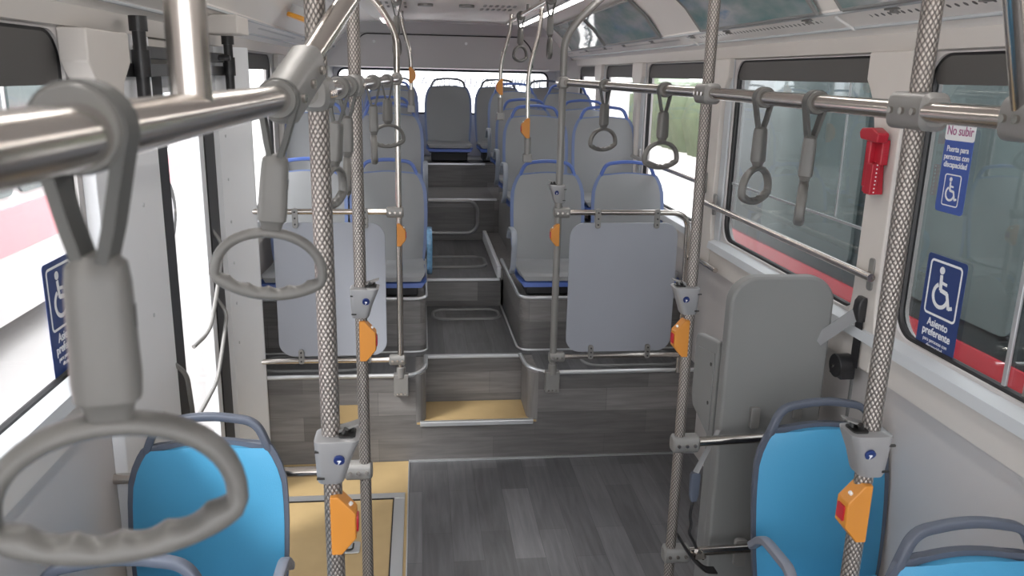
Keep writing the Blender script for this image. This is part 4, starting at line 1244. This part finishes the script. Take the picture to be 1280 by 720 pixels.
# ================================================================== STICKERS
def wheel_icon(parent, cy, cz, s, m, x=-0.0008):
    """white wheelchair symbol drawn in the sticker plane; local y = across, z = up"""
    k = s
    b = MB()
    b.cyl((x, cy + 0.10 * k, cz + 0.36 * k), (x - .0006, cy + 0.10 * k, cz + 0.36 * k), 0.075 * k, 16)
    def bar(p, q, w):
        b.tube([(x - .0002, cy + p[0] * k, cz + p[1] * k), (x - .0002, cy + q[0] * k, cz + q[1] * k)], 1, 8, flat=(w * k, 0.0004, (0, (q[1] - p[1]), -(q[0] - p[0]))))
    bar((0.10, 0.27), (0.07, -0.03), 0.045)
    bar((0.075, -0.02), (-0.14, -0.05), 0.042)
    bar((0.09, 0.13), (-0.10, 0.11), 0.030)
    bar((-0.13, -0.04), (-0.24, -0.33), 0.042)
    bar((-0.23, -0.32), (-0.34, -0.28), 0.036)
    arc = []
    for j in range(19):
        a = math.radians(62 - 228 * j / 18)
        arc.append((x - .0002, cy + 0.045 * k + 0.225 * k * math.cos(a), cz - 0.13 * k + 0.225 * k * math.sin(a)))
    b.tube(arc, 1, 8, flat=(0.0006, 0.040 * k, (1, 0, 0)))
    return obj('wheelchair_symbol', b, m, parent)
def frame_icon(parent, y0, z0, y1, z1, r, w, m, x=-0.0008):
    pts = rrect(y0, z0, y1, z1, r, 6)
    return obj('symbol_frame', MB().tube([(x, p[0], p[1]) for p in pts], 1, 8, closed=True, flat=(0.0005, w, (1, 0, 0))), m, parent)
RX = (PI / 2, 0, -PI / 2)   # text upright, read when looking towards +x
st = thing('preferential_seat_sticker', 'navy sticker with large wheelchair symbol low on the window beside the knurled pole', 'sticker', (1.550, 2.175, 1.245))
obj('sticker_sheet', MB().prism(rrect(-0.092, 0.0, 0.092, 0.31, 0.012, 5), 'x', -0.0006, 0.0006), 'sticker navy', st)
frame_icon(st, -0.072, 0.128, 0.072, 0.292, 0.012, 0.0035, 'sticker white')
wheel_icon(st, 0.0, 0.212, 0.155, 'sticker white')
text_mesh('lettering', 'Asiento', 0.034, 'sticker white', st, (-0.0010, 0.0, 0.092), RX, bold=0.0006, sx=0.92)
text_mesh('lettering', 'preferente', 0.034, 'sticker white', st, (-0.0010, 0.0, 0.063), RX, bold=0.0006, sx=0.92)
text_mesh('lettering', 'para personas con', 0.0165, 'sticker white', st, (-0.0010, 0.0, 0.042), RX, sx=0.95)
text_mesh('lettering', 'discapacidad', 0.0165, 'sticker white', st, (-0.0010, 0.0, 0.025), RX, sx=0.95)
st = thing('door_notice_sticker', 'tall blue sticker with white head strip and wheelchair symbol high on the window', 'sticker', (1.550, 2.210, 1.683))
obj('sticker_sheet', MB().prism(rrect(-0.064, 0.0, 0.064, 0.245, 0.012, 5), 'x', -0.0006, 0.0006), 'sticker blue', st)
obj('head_strip', MB().prism(rrect(-0.066, 0.210, 0.066, 0.262, 0.008, 5), 'x', -0.0012, -0.0004), 'sticker white', st)
text_mesh('lettering', 'No subir', 0.038, 'sticker mauve', st, (-0.0016, 0.0, 0.226), RX, bold=0.0004, sx=0.86)
for q, s_ in enumerate(('Puerta para', 'personas con', 'discapacidad')):
    text_mesh('lettering', s_, 0.0235, 'sticker white', st, (-0.0010, 0.0, 0.178 - q * 0.0225), RX, bold=0.0004, sx=0.9)
frame_icon(st, -0.036, 0.022, 0.036, 0.112, 0.007, 0.0018, 'sticker white')
wheel_icon(st, 0.0, 0.068, 0.085, 'sticker white')
LX = (PI / 2, 0, PI / 2)
st = thing('preferential_seat_sticker', 'navy wheelchair sticker on the door-side window, partly behind the big strap', 'sticker', (-0.955, 2.205, 1.245))
obj('sticker_sheet', MB().prism(rrect(-0.092, 0.0, 0.092, 0.31, 0.012, 5), 'x', -0.0006, 0.0006), 'sticker navy', st)
frame_icon(st, -0.072, 0.128, 0.072, 0.292, 0.012, 0.0035, 'sticker white', x=0.0008)
wi = wheel_icon(st, 0.0, 0.212, 0.155, 'sticker white', x=-0.0008)
wi.scale = (-1, -1, 1)
text_mesh('lettering', 'Asiento', 0.034, 'sticker white', st, (0.0010, 0.0, 0.092), LX, bold=0.0006, sx=0.92)
text_mesh('lettering', 'preferente', 0.034, 'sticker white', st, (0.0010, 0.0, 0.063), LX, bold=0.0006, sx=0.92)
text_mesh('lettering', 'para personas con', 0.0165, 'sticker white', st, (0.0010, 0.0, 0.042), LX, sx=0.95)
text_mesh('lettering', 'discapacidad', 0.0165, 'sticker white', st, (0.0010, 0.0, 0.025), LX, sx=0.95)
# sliding-pane frame lines on the nearest window
for k, yy in enumerate((1.87, 1.66)):
    struct('trim_pane_bar_%d' % k, MB().box((XR + 0.018, yy - 0.008, 1.26), (XR + 0.026, yy + 0.008, 2.05)), 'alu edge', bevel=0.002)
struct('trim_pane_band', MB().box((XR + 0.018, 1.72, 1.26), (XR + 0.024, 1.80, 2.05)), 'clamp grey', bevel=0.002)
struct('trim_pane_line_1', MB().box((XR + 0.022, 2.62, 1.545), (XR + 0.027, 3.9, 1.555)), 'alu edge')
struct('trim_pane_bar_5', MB().box((XR + 0.022, 2.86, 1.56), (XR + 0.027, 2.868, 2.05)), 'alu edge')

# ================================================================== OUTSIDE
gnd = MB().box((-60, -30, -0.40), (60, 70, -0.36))
o = struct('ground', gnd, 'concrete')
def far_bus(x0, x1, y0, y1, label, body, stripe, red_z, wheels, side):
    t = thing('parked_bus', label, 'bus', ((x0 + x1) / 2, (y0 + y1) / 2, -0.36))
    hx, hy = (x1 - x0) / 2, (y1 - y0) / 2
    obj('bus_body', MB().loft([[(px, py, z) for px, py in rrect(-hx * k, -hy, hx * k, hy, 0.15)] for z, k in ((0.3, 1), (2.9, 1), (3.1, 0.93))]), body, t)
    obj('lower_panel', MB().prism(rrect(-hx - 0.02, -hy + 0.02, hx + 0.02, hy - 0.02, 0.15), 'z', 0.28, red_z), stripe, t)
    sx = side * (hx + 0.012)
    if side > 0:
        obj('body_band', MB().prism(rrect(-hx - 0.03, -hy + 0.01, hx + 0.03, hy - 0.01, 0.15), 'z', 0.84, 1.22), 'bus band', t)
    n = int((y1 - y0) / 1.5)
    for i in range(n):
        ya = -hy + 0.3 + i * 1.5
        obj('bus_window', MB().prism(rrect(ya, red_z + 0.12, ya + 1.38, 2.62, 0.08), 'x', sx - 0.01, sx + 0.012), 'bus window', t)
    for wy in wheels:
        w = obj('wheel', MB().cyl((sx - side * 0.25, wy, 0.48), (sx + side * 0.03, wy, 0.48), 0.48, 32), 'tyre', t)
        obj('wheel_hub', MB().cyl((sx, wy, 0.48), (sx + side * 0.05, wy, 0.48), 0.29, 24).cyl((sx, wy, 0.48), (sx + side * 0.09, wy, 0.48), 0.12, 16), 'wheel steel', w)
    return t
far_bus(2.75, 5.2, -3.0, 7.3, 'dark-windowed bus with red skirt parked alongside, beyond the red hammer window', 'bus dark', 'bus red', 1.14, (-3.2, 3.0), -1)
far_bus(3.3, 5.7, 22.0, 34.0, 'distant white and red bus beyond the far hammer-side windows', 'bus white', 'bus red', 1.35, (-4, 3.6), -1)
far_bus(-6.0, -3.5, 1.2, 12.5, 'white bus with a pale red band parked outside the doorway', 'bus white', 'bus white', 1.2, (-0.5, 4.6), 1)
hedge = MB()
random.seed(3)
for i in range(34):
    y = 9 + i * 0.9 + random.uniform(-.3, .3)
    h = random.uniform(1.7, 2.3)
    hedge.loft([[(9.5 + r_ * math.cos(a), y + r_ * math.sin(a), z) for a in [2 * PI * j / 10 for j in range(10)]] for z, r_ in ((-0.36, 0.8), (h * .4, 1.1), (h * .8, 0.9), (h, 0.3))])
tag(obj('hedge', hedge, 'foliage'), 'long green hedge beyond the parking area', 'hedge', kind='stuff')
lawn = MB().box((11, 5, -0.36), (30, 45, -0.34))
tag(obj('lawn', lawn, 'foliage'), 'strip of green grass outside beyond the far windows', 'grass', kind='stuff')
